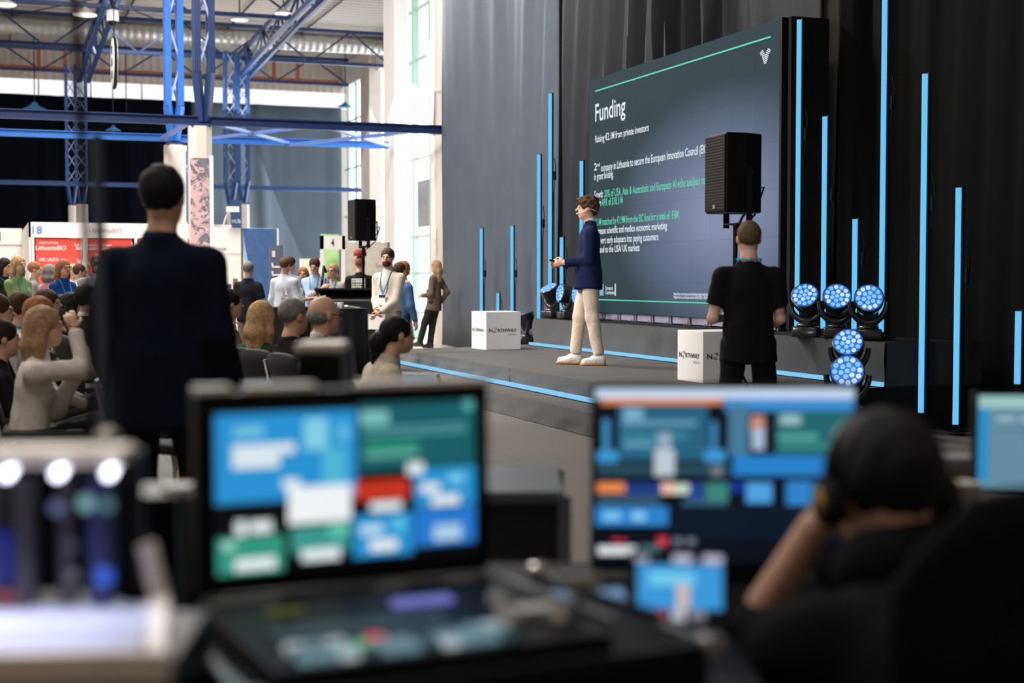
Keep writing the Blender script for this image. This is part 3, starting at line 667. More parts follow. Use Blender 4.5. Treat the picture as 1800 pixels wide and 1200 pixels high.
for X, px, yt, zb, lab in ((8.1,846,402,0,'light tube standing leftmost of the row beside the pillar'),(8.1,875,515,0,'shortest light tube showing just above the far white cube'),(8.1,900,397,0,'light tube rising behind the right edge of the far white cube'),
    (7.42,947,272,.38,'light tube standing on the stage at the left end of the riser'),(7.55,967,165,.76,'tallest light tube left of the presenter, on the riser end'),(7.55,987,417,.76,'short light tube between the two lamps left of the presenter'),(7.6,1022,283,.76,'light tube just behind the head of the presenter')):
    light_tube(X, px, yt, zb, 'cyan '+lab, 'light tubes left of the screen')
for X, px, yt, zb, lab in ((7.62,1405,35,.86,'tall light tube next to the right edge of the screen'),(7.62,1450,205,.86,'middling light tube second from the right edge of the screen'),(7.62,1503,385,.86,'short light tube above the middle lamps right of the screen'),(7.62,1556,-60,.86,'light tube reaching out of the top of the frame'),
    (7.45,1626,130,.03,'tall light tube standing on the floor past the end of the riser'),(7.6,1685,330,.03,'light tube standing nearest on the dark floor at right'),(7.62,1790,547,.02,'short light tube at the far right edge of the photo')):
    light_tube(X, px, yt, zb-.0 if zb < .8 else .77, 'cyan '+lab, 'light tubes right of the screen', .4 if px == 1790 else .08 if px == 1626 else 0)
# ------------------------------------------------------------------ moving head lamps
lensM = glow('lens_blue', (40,110,205), 1.0); cellM = glow('lens_cell', (135,200,250), 1.0); cellW = glow('lens_cell_hot', (205,235,255), 1.0)
glossy = mat('glossy_black', (.02,.02,.022), .22, spec=.6)
def moving_head(loc, pan, tilt, label, cell=True, sc=1.0):
    t = empty('moving_head_lamp', label, 'stage lamp', loc, pan, 'moving head lamps')
    m_ = MB(); m_.box((0,0,.05*sc), (.25*sc,.22*sc,.10*sc), taper=.92); m_.lathe([(.10*sc,.10*sc),(.085*sc,.125*sc),(.05*sc,.14*sc)], 20); m_.build('base', glossy, t, bevel=.015*sc, smooth=True)
    m_ = MB(); cz = .34*sc; A = [(s*.155*sc, 0, cz) for s in (-1,1)]
    pts = [(math.cos(a)*.16*sc, 0, cz+math.sin(a)*.19*sc) for a in [math.pi+i*math.pi/12 for i in range(13)]]
    m_.tube(pts, [.022*sc+.010*sc*math.sin(i*math.pi/12) for i in range(13)], 10); m_.build('yoke', glossy, t, smooth=True)
    R_ = Matrix.Rotation(-tilt, 3, 'X') @ Matrix.Rotation(rad(-90), 3, 'X')      # barrel axis: local +Y raised by tilt
    R_ = Matrix.Rotation(tilt, 3, 'X') @ Matrix.Rotation(rad(-90), 3, 'X')
    c = Vector((0,0,cz)); m_ = MB(); m_.lathe([(.05*sc,-.15*sc),(.095*sc,-.13*sc),(.115*sc,-.04*sc),(.13*sc,.03*sc),(.132*sc,.10*sc),(.122*sc,.105*sc)], 32, c, R_)
    hd = m_.build('head', glossy, t, smooth=True)
    if cell:
        m_ = MB(); m_.lathe([(.122*sc,.095*sc),(.122*sc,.106*sc)], 32, c, R_)
        rs = random.Random(int(loc[0]*100)); 
        for ring, n, rr in ((0,1,0),(1,6,.047),(2,12,.093)):
            for i in range(n):
                a = 6.283*i/n+ring*.3; cc = c+R_ @ Vector((math.cos(a)*rr*sc, math.sin(a)*rr*sc, .104*sc))
                m_.lathe([(.021*sc,0),(.019*sc,.006*sc),(.008*sc,.009*sc)], 10, cc, R_, 1+(rs.random() > .7))
        m_.build('lens', [lensM, cellM, cellW], hd)
    return t
ca = lambda a: rad(a)-YAW       # heading a: 0 = away from the camera, 90 = to its left
for px, py, pan, tilt, lab in ((1417,592,158,32,'moving head lamp nearest the screen, its blue lens turned aside'),(1470,594,170,28,'middle of three blue moving head lamps on the riser'),(1526,597,168,22,'right-hand moving head lamp on the riser with the brightest lens')):
    p = PZ(px, py, .765); moving_head(p, ca(pan), rad(tilt), lab)
p = D(1493, 600, 12.1); moving_head((p.x, p.y, .385), ca(160), rad(30), 'upper blue moving head lamp of the pair in front of the riser')
p = D(1490, 650, 10.9); q = empty('lamp_plinth', 'low black plinth carrying the lowest moving head lamp', 'plinth', (p.x, p.y, 0)); MB().box((0,0,.115), (.4,.4,.21)).build('body', M['blackc'], q, bevel=.01)
MB().box((0,0,.226), (.42,.42,.012)).build('lid', M['black'], q)
moving_head((p.x, p.y, .235), ca(165), rad(20), 'lowest blue moving head lamp, standing on a low black plinth')
for px, pan, tilt, lab in ((969,128,60,'moving head lamp leftmost on the riser by the tall tube'),(996,112,10,'moving head lamp whose thin blue lens shows left of the presenter'),(1024,110,5,'moving head lamp half hidden behind the presenter')):
    p = PX(px, 558, 7.45); moving_head((p.x,p.y,.765), ca(pan), rad(tilt), lab)
p = PZ(925, 604, .385); moving_head((p.x, p.y, .385), ca(100), rad(75), 'unlit moving head lamp on the stage right of the far white cube', False)
# ------------------------------------------------------------------ white cubes
def white_cube(loc, rz, lab, s=.5, hgt=.46):
    t = empty('display_cube', lab, 'cube', loc, rz, 'white cubes')
    MB().box((0,0,hgt/2), (s,s,hgt)).build('body', M['white'], t, bevel=.003)
    ink = mat('ink_black', (.02,.02,.02), .6); inkg = mat('ink_grey', (.3,.3,.3), .6)
    for ux, o_ in (((1,0,0), Vector((-s/2+.04,-s/2-.003,hgt*.47))), ((0,-1,0), Vector((-s/2-.003,s/2-.04,hgt*.47)))):
        U = Vector(ux); text('N', ink, o_, ux, (0,0,1), .05, .045, t, offset=.02); text('RTHWAY', ink, o_+U*.125, ux, (0,0,1), .27, .042, t, offset=.02); text('BIOTECH', inkg, o_+U*.28-Vector((0,0,.045)), ux, (0,0,1), .115, .018, t, offset=.01)
        m_ = MB(); c = o_+U*.087+Vector((0,0,.022)); nn = Vector((0,0,1)).cross(U)*-.001
        for a0, a1 in ((.3,2.2),(3.4,5.3)):
            for q in range(8):
                t0 = a0+(a1-a0)*q/8; t1 = a0+(a1-a0)*(q+1)/8; P_ = lambda a, r: c+U*math.cos(a)*r+Vector((0,0,1))*math.sin(a)*r
                m_.quad(P_(t0,.024),P_(t1,.024),P_(t1,.03),P_(t0,.03))
        m_.quad(c+U*-.02+Vector((0,0,-.052)), c+U*-.008+Vector((0,0,-.03)), c+U*.03+Vector((0,0,.052)), c+U*.014+Vector((0,0,.03))); m_.build('compass_logo', ink, t)
p = PZ(857.5, 615, .38); white_cube((p.x+.21, p.y+.27, .381), rad(4), 'white display cube on the far left corner of the stage', .5, .50)
p = D(1236, 590, 12.65); white_cube((p.x+.25, p.y+.25, .381), 0, 'white display cube behind the man in black on the near stage end', .5, .46)
# ------------------------------------------------------------------ loudspeakers on stands
grM = wave_bump(mat('speaker_grille', (.012,.012,.013), .6, bump=0, spec=.2), 'Z', 14, .35, .004)
def pa_speaker(loc, zc, rz, lab, labs, tripod, blueback=True):
    t = empty('loudspeaker', lab, 'loudspeaker', (loc[0], loc[1], zc-.31), rz, 'loudspeakers')
    m_ = MB(); w, d, h = .38, .34, .62
    pts = [(-w/2, d/2), (w/2, d/2), (w/2, 0), (w*.3, -d/2), (-w*.3, -d/2), (-w/2, 0)]
    n = 6; m_.add([(x,y,0) for x,y in pts]+[(x,y,h) for x,y in pts], [tuple(range(n)), tuple(range(n,2*n))]+[(i,(i+1)%n,n+(i+1)%n,n+i) for i in range(n)]); m_.build('cabinet', M['black'], t, bevel=.01)
    MB().box((0, d/2+.006, h/2), (w-.02, .012, h-.03)).build('grille', grM, t, bevel=.004)
    MB().box((0, d/2+.015, .05), (.05, .005, .03)).build('nameplate', M['alu'], t)
    m_ = MB(); m_.box((0, -d/2-.005, h*.66), (.16, .012, .24)); m_.box((0,-d/2-.012,h*.66),(.13,.004,.12),1); m_.build('amp_panel', [M['blackm'], glow('blue_panel', (18,60,150), .8)], t)
    m_ = MB()
    for s in (-1,1): m_.box((s*.205, -.02, h/2-.19), (.012,.05,.46)); m_.tube([(s*.19,-.02,h/2),(s*.235,-.02,h/2)], .025, 10)
    m_.box((0,-.02,-.08),(.42,.05,.012)); m_.build('bracket', M['blackm'], t)
    m_ = MB(); m_.tube([(.1,-d/2,h*.35),(.16,-d/2-.1,.3),(.2,-d/2-.12,.12),(.12,-.12,-.02),(.03,-.03,-.12),(.03,-.02,-.5)], .011, 6); m_.tube([(.05,-d/2,h*.3),(.1,-d/2-.13,.22),(.16,-d/2-.08,.0),(.05,-.05,-.14)], .008, 6); m_.build('cable', M['black'], t)
    st = empty('speaker_stand', labs, 'stand', (loc[0], loc[1], loc[2]), rz, 'loudspeaker stands'); H_ = zc-.31-loc[2]-.085
    m_ = MB(); m_.tube([(0,0,.25),(0,0,H_)], .018, 10); m_.box((0,-.02,H_+.0),(.09,.07,.02)); m_.build('pole', M['blackm'], st, smooth=True)
    m_ = MB(); m_.tube([(0,0,.1),(0,0,1.05)], .025, 10); m_.build('sleeve', M['blackm'], st, smooth=True); MB().tube([(0,-.05,1.02),(0,.02,1.02)], .018, 8).build('knob', M['black'], st)
    for i in range(3):
        a = 2.09*i+.5; dx, dy = math.cos(a), math.sin(a); m_ = MB(); m_.tube([(dx*.03,dy*.03,.62),(dx*.34,dy*.34,.02)], .013, 8); m_.tube([(dx*.03,dy*.03,.15),(dx*.22,dy*.22,.26)], .008, 6); m_.build('leg', M['blackm'], st)
    return t
p = D(1293, 306, 11.25); pa_speaker((p.x, p.y, .381 if p.y > 10.3 else 0), p.z, ca(107), 'large black loudspeaker in front of the presentation screen', 'black pole stand rising behind the head of the man in black', True)
p = D(638, 387, 21.5); pa_speaker((p.x, p.y, 0), p.z, ca(113), 'black loudspeaker raised above the audience by the bright windows', 'black tripod stand between the seated audience and the bearded man', True)
# confidence monitor on the step, cable ends
p = D(741, 672, 14.6); t = empty('foldback_monitor', 'small tilted floor monitor behind the woman in the cream jacket', 'monitor', (p.x, p.y, 0), ca(150))
R_ = Matrix.Rotation(rad(-25), 3, 'X'); MB().box((0,0,.2), (.5,.04,.32), rot=R_).build('body', M['blackm'], t); MB().box((0,.024,.21), (.46,.006,.28), rot=R_).build('display', glow('pale_screen', (110,135,160), .7), t)
MB().box((0,-.1,.012), (.42,.3,.02)).build('foot', M['black'], t)
# ================================================================== roof steel and columns
conc = mat('column_paint', (.66,.60,.54), .6, var=.04)
def column(X, Y, H_, w, lab, oct=False):
    t = empty('column', lab, 'column', (X, Y, 0), 0, 'hall columns')
    m_ = MB(); m_.lathe([(w/2*1.04,0),(w/2*1.04,H_-.02)], 8, rot=Matrix.Rotation(rad(22.5),3,'Z')); m_.build('shaft', conc, t, smooth=False); MB().box((0,0,H_+.0),(w*.8,w*.8,.06)).build('cap_plate', M['navysteel'], t)
    return t
def lattice(m_, x0, x1, y0, y1, z0, z1, w, n, mi=0):
    pass
def leg(X, Y, z0, zk, z1, hw, lab, col='blue', w=.11, dx=0):
    """lattice leg: four chords that flare from the column top then run straight up, laced with flat bars"""
    t = empty('lattice_leg', lab, 'steel leg', (X, Y, z0), 0, 'blue lattice legs'); m_ = MB()
    C_ = [(sx*hw+dx, sy*hw) for sx in (-1,1) for sy in (-1,1)]
    for x, y in C_: m_.bar((x*.35, y*.35, 0), (x, y, zk-z0), w, w*.8); m_.bar((x, y, zk-z0), (x, y, z1-z0), w, w*.8)
    m_.build('chord', M[col], t); m_ = MB(); n = max(2, int((z1-zk)/(hw*(6 if hw < .15 else 3))))
    for f in range(4):
        a = C_[[0,1,3,2][f]]; b_ = C_[[1,3,2,0][f]]
        for i in range(n):
            za = zk-z0+(z1-zk)*i/n; zb_ = zk-z0+(z1-zk)*(i+1)/n
            if i % 2: m_.bar((*a, za), (*b_, zb_), w*.55, w*.3)
            else: m_.bar((*b_, za), (*a, zb_), w*.55, w*.3)
    m_.build('lacing', mat('pale_blue_steel', (.30,.38,.62), .4), t); return t
cA = PY(351, 218, 27.0); cB = PY(308, 248, 31.2)
column(cA.x, 27.0, 4.17, .44, 'pale octagonal column wrapped in pink botanical print'); column(cB.x, 31.2, 4.2, .48, 'pale column behind the pink one, carrying a blue sign')
leg(cA.x+.08, 27.0, 4.24, 5.15, 10.4, .13, 'blue lattice leg rising from the pink printed column', 'navysteel', .12); leg(cB.x-.02, 31.2, 4.27, 5.0, 10.4, .13, 'brighter blue lattice leg on the column behind the pink one', 'blue', .13)
# botanical wrap: pink board with dark leafy blotches
pk = mat('pink_print', (.62,.42,.45), .6); nt, b = nodes(pk); tc = nt.nodes.new('ShaderNodeTexCoord'); v = nt.nodes.new('ShaderNodeTexNoise'); v.inputs['Scale'].default_value = 3.2; v.inputs['Detail'].default_value = 9; v.inputs['Roughness'].default_value = .75; v.inputs['Distortion'].default_value = 1.2
nt.links.new(tc.outputs['Object'], v.inputs['Vector']); r = tex_mix(pk, v.outputs['Fac'], (.05,.06,.08), (.62,.42,.45)); r.color_ramp.interpolation = 'LINEAR'; r.color_ramp.elements[0].position = .47; r.color_ramp.elements[1].position = .52; e_ = r.color_ramp.elements.new(.43); e_.color = (.16,.19,.22,1)
a = PY(334, 275, 26.7); t = MB().box((cA.x-.04, 26.76, 2.3), (.34, .04, 2.5), 0).build('botanical_board', pk); tag(t, 'tall pink board printed with dark plants on the nearer column', 'board')
m_ = MB(); m_.box((cA.x+.17, 26.76, 1.9), (.07,.05,3.4)); m_.build('edge_strip', M['white'], t)
t = empty('hanging_sign', 'blue sign beside the column behind the pink one', 'sign', (cB.x+.34, 31.1, 2.6)); MB().box((0,0,.7),(.3,.05,1.5)).build('panel', mat('sign_blue', (.06,.16,.28), .6), t); text('EXPLORE', M['white'], (-.13,-.03,1.1), (1,0,0), (0,0,1), .26, .06, t, offset=.01); text('YOUR', M['white'], (-.13,-.03,1.0), (1,0,0), (0,0,1), .16, .05, t)
# horizontal ties at column-head height with bracing between
def beam(name, a, b_, w, h, m, lab, cat='beam', group=None):
    m_ = MB(); a = Vector(a); b_ = Vector(b_); m_.bar(a, b_, w, h); o = m_.build(name, m); return tag(o, lab, cat, group)
def ibeam(a, b_, lab, m, s=.17):
    m_ = MB(); a = Vector(a); b_ = Vector(b_); mid = (a+b_)/2; L = (b_-a).length
    m_.box((mid.x,mid.y,mid.z), (L,.03,s)); m_.box((mid.x,mid.y,mid.z+s/2), (L,s*.9,.02)); m_.box((mid.x,mid.y,mid.z-s/2), (L,s*.9,.02)); return tag(m_.build('tie_beam', m), lab, 'beam', 'tie beams')
ibeam((-11.7,27,4.26),(8.6,27,4.26),'blue beam coloured as its shaded side, running from the left to the window pillar',M['navysteel'],.15)  # blue steel darkened so its colour holds the beam's shaded side
ibeam((-11.7,31.2,4.33),(8.5,31.2,4.33),'bright blue horizontal beam just below the shaded one',M['blue'],.13)
ibeam((-11.7,53.5,4.75),(13.5,53.5,4.75),'thin blue beam in front of the far curtains',M['midsteel'],.14)
m_ = MB(); pts = [(cA.x+.3,27.1),(6.0,31.1),(8.4,27.1)]
for (x0,y0),(x1,y1) in (((3.95,27.1),(6.2,31.1)),((6.2,31.1),(8.5,27.1)),((3.95,31.1),(6.2,27.1)),((6.2,27.1),(8.5,31.1)),((3.6,27.1),(3.5,31.1))): m_.bar((x0,y0,4.25),(x1,y1,4.3),.10,.06)
tag(m_.build('cross_bracing', mat('mid_blue_steel', (.10,.18,.5), .4)), 'pale blue crossed bars joining the two blue beams', 'bracing')
# far columns and their legs
for px, yt, Y, lab, lab2 in ((127,360,55,'slim far column left of the thicker one above the red booth','blue lattice leg on the slim far column at left'),(144,358,56,'thicker far column above the red booth','blue lattice leg on the thicker far column at left'),(406,362,50,'slim far column above the white booth','blue lattice leg on the slim far column above the white booth'),(428,358,51,'thicker far column above the white booth','blue lattice leg on the thicker far column above the white booth')):
    q = PY(px, yt, Y); column(q.x, Y, q.z, .28 if px in (127,406) else .42, lab); leg(q.x, Y, q.z+.06, q.z+.8, 9.2, .17, lab2, 'midsteel', .1)
# roof trusses
def truss_x(Y, zb, zt, x0, x1, lab, w=.12):
    t = empty('roof_truss', lab, 'truss', (x0, Y, zb), 0, 'cross trusses'); L = x1-x0; m_ = MB(); m_.box((L/2,0,0),(L,w,w)); m_.build('bottom_chord', M['navysteel'], t); m_ = MB(); m_.box((L/2,0,zt-zb),(L,w,w)); m_.build('top_chord', M['navysteel'], t)
    m_ = MB(); n = int(L/1.5)
    for i in range(n): 
        a = i*L/n; c = (i+1)*L/n; m_.bar((a,0,0) if i % 2 else (a,0,zt-zb), (c,0,zt-zb) if i % 2 else (c,0,0), .06)
    m_.build('diagonals', M['navysteel'], t)
truss_x(43, 9.2, 10.3, -11.5, 8.8, 'dark blue cross truss nearest below the pale roof'); truss_x(51, 9.15, 10.3, -11.5, 14, 'dark blue cross truss level with the silver duct'); truss_x(57.5, 9.3, 10.3, -11.5, 14, 'dark blue cross truss just before the far wall')
def truss_y(X, lab):
    t = empty('main_truss', lab, 'truss', (X, 54, 8.5), 0, 'main trusses'); n = 14; m_ = MB()
    for s in (-.16,.16): m_.bar((s,0,0),(s,-12,.55),.11,.16); m_.bar((s,-12,.55),(s,-21,.775),.11,.16)
    m_.build('bottom_chord', M['midsteel'], t); m_ = MB(); m_.bar((0,0,1.0),(0,-21,1.55),.12,.16); m_.build('top_chord', M['navysteel'], t); m_ = MB()
    for i in range(n):
        y0 = -i*21/n; y1 = -(i+1)*21/n; zb = lambda y: -y*.55/12 if y > -12 else .55-(y+12)*.35/14; zt = lambda y: 1.0-y*.65/26
        for s in (-.16,.16): m_.bar((s,y0,zb(y0)),(0,y1,zt(y1)),.06) if i % 2 else m_.bar((0,y0,zt(y0)),(s,y1,zb(y1)),.06)
    m_.build('diagonals', M['navysteel'], t)
truss_y(3.35, 'heavy blue roof truss coming forward from the far left column'); truss_y(8.75, 'heavy blue roof truss slanting up from the far column right of centre')
m_ = MB()
for x in (-3, .9, 4.6, 8.3, 11): m_.bar((x,60,10.42),(x,36,10.42),.05)
tag(m_.build('roof_rail', M['blackm']), 'thin dark rails running lengthwise under the pale roof', 'rail')
m_ = MB(); 
for a, b_ in (((1,43,10.2),(6,51,10.2)),((6,43,10.2),(1,51,10.2)),((-4,43,10.2),(1,51,10.2))): m_.tube([a,b_], .02, 5)
tag(m_.build('wind_bracing', M['blackm']), 'thin crossed tie rods under the pale roof', 'bracing')
dm = wave_bump(mat('duct_metal', (.5,.49,.47), .35, .6, var=.05), 'X', 1.2, .6, .03)
t = tag(MB().tube([(-11.6,52.6,10.12),(14.2,52.6,10.12)], .33, 20).build('air_duct', dm, smooth=True), 'silver round air duct running under the roof', 'duct')
t = tag(MB().tube([(-6,59.3,9.62),(3,59.3,9.62),(14,59.3,9.62)], .09, 8).build('orange_pipe', M['orange']), 'orange pipe along the corrugated far wall', 'pipe')
[MB().bar((x,59.4,9.6),(x,59.4,10.4),.14).build('hanger', M['orange'], t) for x in (2.0,3.0,11.3,12.3)]
# pendant lamps
lampM = glow('lamp_glow', (255,250,240), 1.3); bluelamp = mat('blue_shade', (.05,.2,.42), .5)
def pendant(p, sc, lab, lit=True):
    t = empty('pendant_lamp', lab, 'lamp', p, 0, 'lit pendant lamps' if lit else 'unlit pendant lamps')
    m_ = MB(); m_.lathe([(.05*sc,.26*sc),(.09*sc,.2*sc),(.16*sc,.14*sc),(.34*sc,.05*sc),(.38*sc,0)], 20); m_.build('lamp_shade', M['whitep'] if lit else bluelamp, t, smooth=True)
    if lit: MB().lathe([(.36*sc,.01),(.34*sc,-.03*sc)], 20).build('diffuser', lampM, t)
    MB().tube([(0,0,.26*sc),(0,0,10.52-p[2])], .02, 5).build('cord', M['blackm'], t)
for px, py, Y, sc, lab in ((421,35,44,.72,'lit pendant lamp on the left of the pair by the slanting truss'),(498,24,43,.75,'lit pendant lamp on the right of the pair by the slanting truss'),(681,104,54,.7,'lit pendant lamp tucked against the white window bay'),(8,8,43,.9,'lit pendant lamp at the top left corner'),(150,26,43,.9,'lit pendant lamp behind the dark blurred pole')): pendant(PY(px, py, Y), sc, lab)
for px, py, Y, sc, lab in ((61,195,56,1.25,'larger blue pendant lamp at the left before the black curtain'),(222,208,57,.8,'blue pendant lamp higher of two before the black curtain'),(199,230,55,.75,'blue pendant lamp lower of two before the black curtain'),(607,188,57,.8,'dim pendant lamp beside the far windows')): pendant(PY(px, py, Y), sc, lab, False)
p = PY(198, 34, 42); t = empty('dome_camera', 'white dome camera hanging below the dark cross truss', 'camera', p); MB().lathe([(.05,.3),(.16,.25),(.17,.0),(.16,-.05)], 18).build('housing', M['whitep'], t, smooth=True); MB().lathe([(.13,-.05),(.11,-.13),(.04,-.17)], 16).build('lens_dome', M['black'], t, smooth=True); MB().tube([(0,0,.3),(0,0,10.4-p.z)], .03, 6).build('drop_rod', M['blackm'], t)
p = PY(201, 110, 30); t = empty('hanging_disc', 'round hanging sign seen almost edge-on under the roof', 'sign', p, rad(-91))
m_ = MB(); m_.lathe([(.52,-.03),(.54,0),(.52,.03)], 32, rot=Matrix.Rotation(rad(90),3,'X')); m_.build('rim', M['black'], t); m_ = MB(); m_.lathe([(.48,-.045),(.48,.045)], 32, rot=Matrix.Rotation(rad(90),3,'X')); m_.build('face', M['whitep'], t)
m_ = MB(); [m_.box((0,-.05,z),(.22,.01,.14)) for z in (.25,0,-.25)]; m_.build('print', M['black'], t); MB().tube([(0,0,.54),(0,0,10.4-p.z)], .012, 5).build('cord', M['blackm'], t)
# ================================================================== exhibition booths
redM = mat('booth_red', (.70,.075,.055), .5, var=.05); bt = M['white']; gry = mat('print_grey', (.35,.36,.4), .6); bl = mat('print_blue', (.12,.25,.5), .6); inkd = mat('ink_dark', (.03,.03,.05), .6)
q = PY(50, 390, 27.6); bx, by, H_ = q.x, 27.6, q.z
t = empty('red_booth', 'white framed booth 18 with red printed wall panels', 'booth', (bx, by, 0)); 
m_ = MB(); m_.box((1.85,.02,H_-.14),(3.7,.04,.28)); m_.box((.02,4,H_-.14),(.04,8,.28)); m_.box((.02,4,(H_-.28)/2),(.03,8,H_-.28)); m_.build('fascia', bt, t)
m_ = MB(); mo = MB()
for i in range(4): m_.box((.1+i*.92+.42,.05,(H_-.28)/2),(.80,.02,H_-.3)); mo.box((.07+i*.92,.03,(H_-.28)/2),(.05,.06,H_-.28))
m_.build('wall_panel', redM, t); mo.build('post', bt, t)
T = lambda s, m, px, py, w, h, off=.01: (lambda v: text(s, m, (v.x-bx, -.025 if py < 416 else .03, v.z), (1,0,0), (0,0,1), w, h, t, offset=off))(PY(px, py, by))
T('18', bl, 57, 410, .17, .135); T('LithuaniaBIO', gry, 156, 408, .60, .085); T('LithuaniaBIO', M['white'], 63, 439, .53, .085); T('ASSOCIATION', M['white'], 68, 428, .34, .035); T('WE UNITE', M['white'], 68, 459, .35, .06)
T('Find your partners in Lithuania', M['white'], 131, 432, .66, .045); T('lithuaniabio.com', M['white'], 134, 439, .58, .07); T('LithuaniaBIO', M['white'], 140, 466, .62, .09); T('LithuaniaBIO', M['white'], 232, 433, .5, .08)
m_ = MB()
for px, py, s in ((151,403,.03),(59,435,.025),(137,458,.025)):
    v = PY(px, py, by)
    for i in range(3): m_.box((v.x-bx, -.03 if py < 416 else .028, v.z-.045*i+.02),(s,.006,s*.9))
m_.build('logo_dots', M['white'], t)
m_ = MB(); m_.box((.6,-.55,.5),(.95,.5,1.0)); m_.box((.6,-.55,1.01),(1.0,.55,.03)); m_.build('counter', M['white'], t)
q = PY(30, 417, 33); u = empty('white_booth', 'narrow white booth numbered 1 left of the red booth', 'booth', (q.x-1.6, 33, 0)); MB().box((.9,0,1.2),(1.6,.05,2.4)).build('wall_panel', bt, u); MB().box((.9,-.05,2.25),(1.6,.05,.35)).build('fascia', bt, u); text('1', inkd, (1.2,-.08,2.15), (1,0,0), (0,0,1), .06, .2, u)
# white booth with blue swoosh
q = PY(372, 400, 26.5); t = empty('white_booth', 'white booth with a blue curved panel right of the pink column', 'booth', (q.x, 26.5, 0)); H_ = q.z; w_ = PY(490, 401, 26.5).x-q.x
m_ = MB(); m_.box((w_*.22,0,H_/2),(w_*.44,.05,H_)); m_.box((w_*.72,0,H_/2),(w_*.55,.05,H_)); m_.build('wall_panel', bt, t); MB().box((w_*.44,-.02,H_/2),(.04,.05,H_)).build('post', M['alu'], t)
m_ = MB(); n = 14; xs = [w_*(.46+.44*((i/n)**1.4)) for i in range(n+1)]
for i in range(n): z0, z1 = H_*(1-i/n)-.005, H_*(1-(i+1)/n)-.005; m_.quad((xs[i],-.03,z0),(w_*.965,-.03,z0),(w_*.965,-.03,z1),(xs[i+1],-.03,z1)); m_.quad((xs[i]-.05,-.032,z0),(xs[i],-.032,z0),(xs[i+1],-.032,z1),(xs[i+1]-.05,-.032,z1),1)
m_.build('blue_swoosh', [mat('swoosh_blue', (.05,.12,.3), .6), mat('swoosh_light', (.3,.5,.85), .6)], t)
text('TCR', inkd, (.12,-.03,H_-.42), (1,0,0), (0,0,1), .14, .05, t, offset=.01); text('THERMO SCIENCES', gry, (.12,-.03,H_-.5), (1,0,0), (0,0,1), .4, .035, t)
m_ = MB(); [m_.box((.3+.12*i,-.03,1.05+.1*(i%2)),(.09,.008,.35),i%2) for i in range(4)]; m_.build('poster_print', [inkd, mat('brown_print', (.25,.12,.08), .6)], t)
u = empty('arm_light', 'small white spot on a bent arm above the white booth', 'lamp', (q.x+.2,26.5,H_)); m_ = MB(); m_.tube([(0,0,0),(.05,-.1,.2),(.1,-.25,.32)], .015, 6); m_.build('arm', M['whitep'], u); MB().box((.14,-.3,.33),(.22,.12,.1)).build('lamp_head', M['whitep'], u)
q2 = PY(415, 390, 34); u = empty('blue_sign', 'small blue sign standing above the white booth', 'sign', (q2.x,34,2.3)); MB().box((0,0,.45),(.25,.05,.9)).build('panel', mat('sign_navy', (.03,.07,.18), .6), u); MB().box((0,0,-1.15),(.06,.04,2.3)).build('post', M['alu'], u); text('HUB', M['white'], (-.1,-.03,.35), (1,0,0), (0,0,1), .2, .09, u)
# roll-up banner
q = PY(487, 600, 23.0); z1 = PY(487, 431, 23).z; t = empty('rollup_banner', 'grey roll-up banner covered with a column of small white symbols', 'banner', (q.x, 23, 0), rad(0)); MB().box((0,0,z1/2),(.22,.03,z1)).build('banner_face', mat('banner_grey', (.13,.14,.21), .6), t); MB().box((0,0,.04),(.3,.2,.08)).build('foot', M['alu'], t)
m_ = MB(); [m_.box((-.01,-.02,z1-.35-.13*i),(.13,.006,.03)) for i in range(9)]; [m_.box((-.07,-.02,z1-.31-.13*i),(.03,.006,.05)) for i in range(9)]; m_.box((-.05,-.02,z1-.14),(.05,.006,.1)); m_.build('print', M['white'], t)
# green booth and side booths
q = PY(563, 414, 27); w_ = PY(606, 414, 27).x-q.x; t = empty('green_booth', 'booth with a glowing green and white poster wall', 'booth', (q.x, 27, 0)); MB().box((w_/2,0,q.z-.13),(w_,.06,.26)).build('fascia', bt, t)
gp = mat('green_print', (.4,.75,.2), .5); nt, b = nodes(gp); tc = nt.nodes.new('ShaderNodeTexCoord'); v = nt.nodes.new('ShaderNodeTexVoronoi'); v.inputs['Scale'].default_value = 3; nt.links.new(tc.outputs['Object'], v.inputs['Vector']); tex_mix(gp, v.outputs['Distance'], (.25,.62,.10), (.8,.95,.6))
MB().box((w_*.62,.5,1.2),(w_*.75,.05,2.0)).build('poster_wall', gp, t); m_ = MB(); m_.box((.03,0,q.z/2),(.06,.06,q.z)); m_.box((w_-.03,0,q.z/2),(.06,.06,q.z)); m_.build('post', bt, t); text('4', inkd, (w_*.42,-.04,q.z-.2), (1,0,0), (0,0,1), .06, .14, t, offset=.02)
q = PY(600, 425, 28.3); t = empty('white_booth', 'white booth wall behind the man in the red cap', 'booth', (q.x, 28.3, 0)); MB().box((.5,0,q.z/2),(1.0,.05,q.z)).build('wall_panel', mat('cream_panel', (.62,.57,.52), .6), t); text('Invest', mat('pink_ink', (.6,.15,.2), .6), (.72,-.03,1.55), (1,0,0), (0,0,1), .22, .1, t); MB().box((.98,-.0,q.z/2),(.05,.08,q.z)).build('post', M['alu'], t)
q = PY(545, 455, 33); t = empty('whiteboard', 'small pale board standing behind the man with the backpack strap', 'board', (q.x,33,0)); MB().box((0,0,1.4),(.5,.04,.8)).build('board_face', mat('pale_board', (.7,.72,.6), .6), t); MB().box((0,.03,.7),(.05,.04,1.4)).build('post', M['alu'], t)
m_ = MB(); m_.box((XW-.02, 28.05, 2.1), (.01,.2,.5)); o = tag(m_.build('wall_notice', bt), 'small white notice with red marks on the wall by the window', 'sign'); MB().box((XW-.027,28.05,2.1),(.004,.12,.1)).build('red_mark', redM, o); MB().box((XW-.027,28.05,2.25),(.004,.1,.06)).build('red_mark', redM, o)
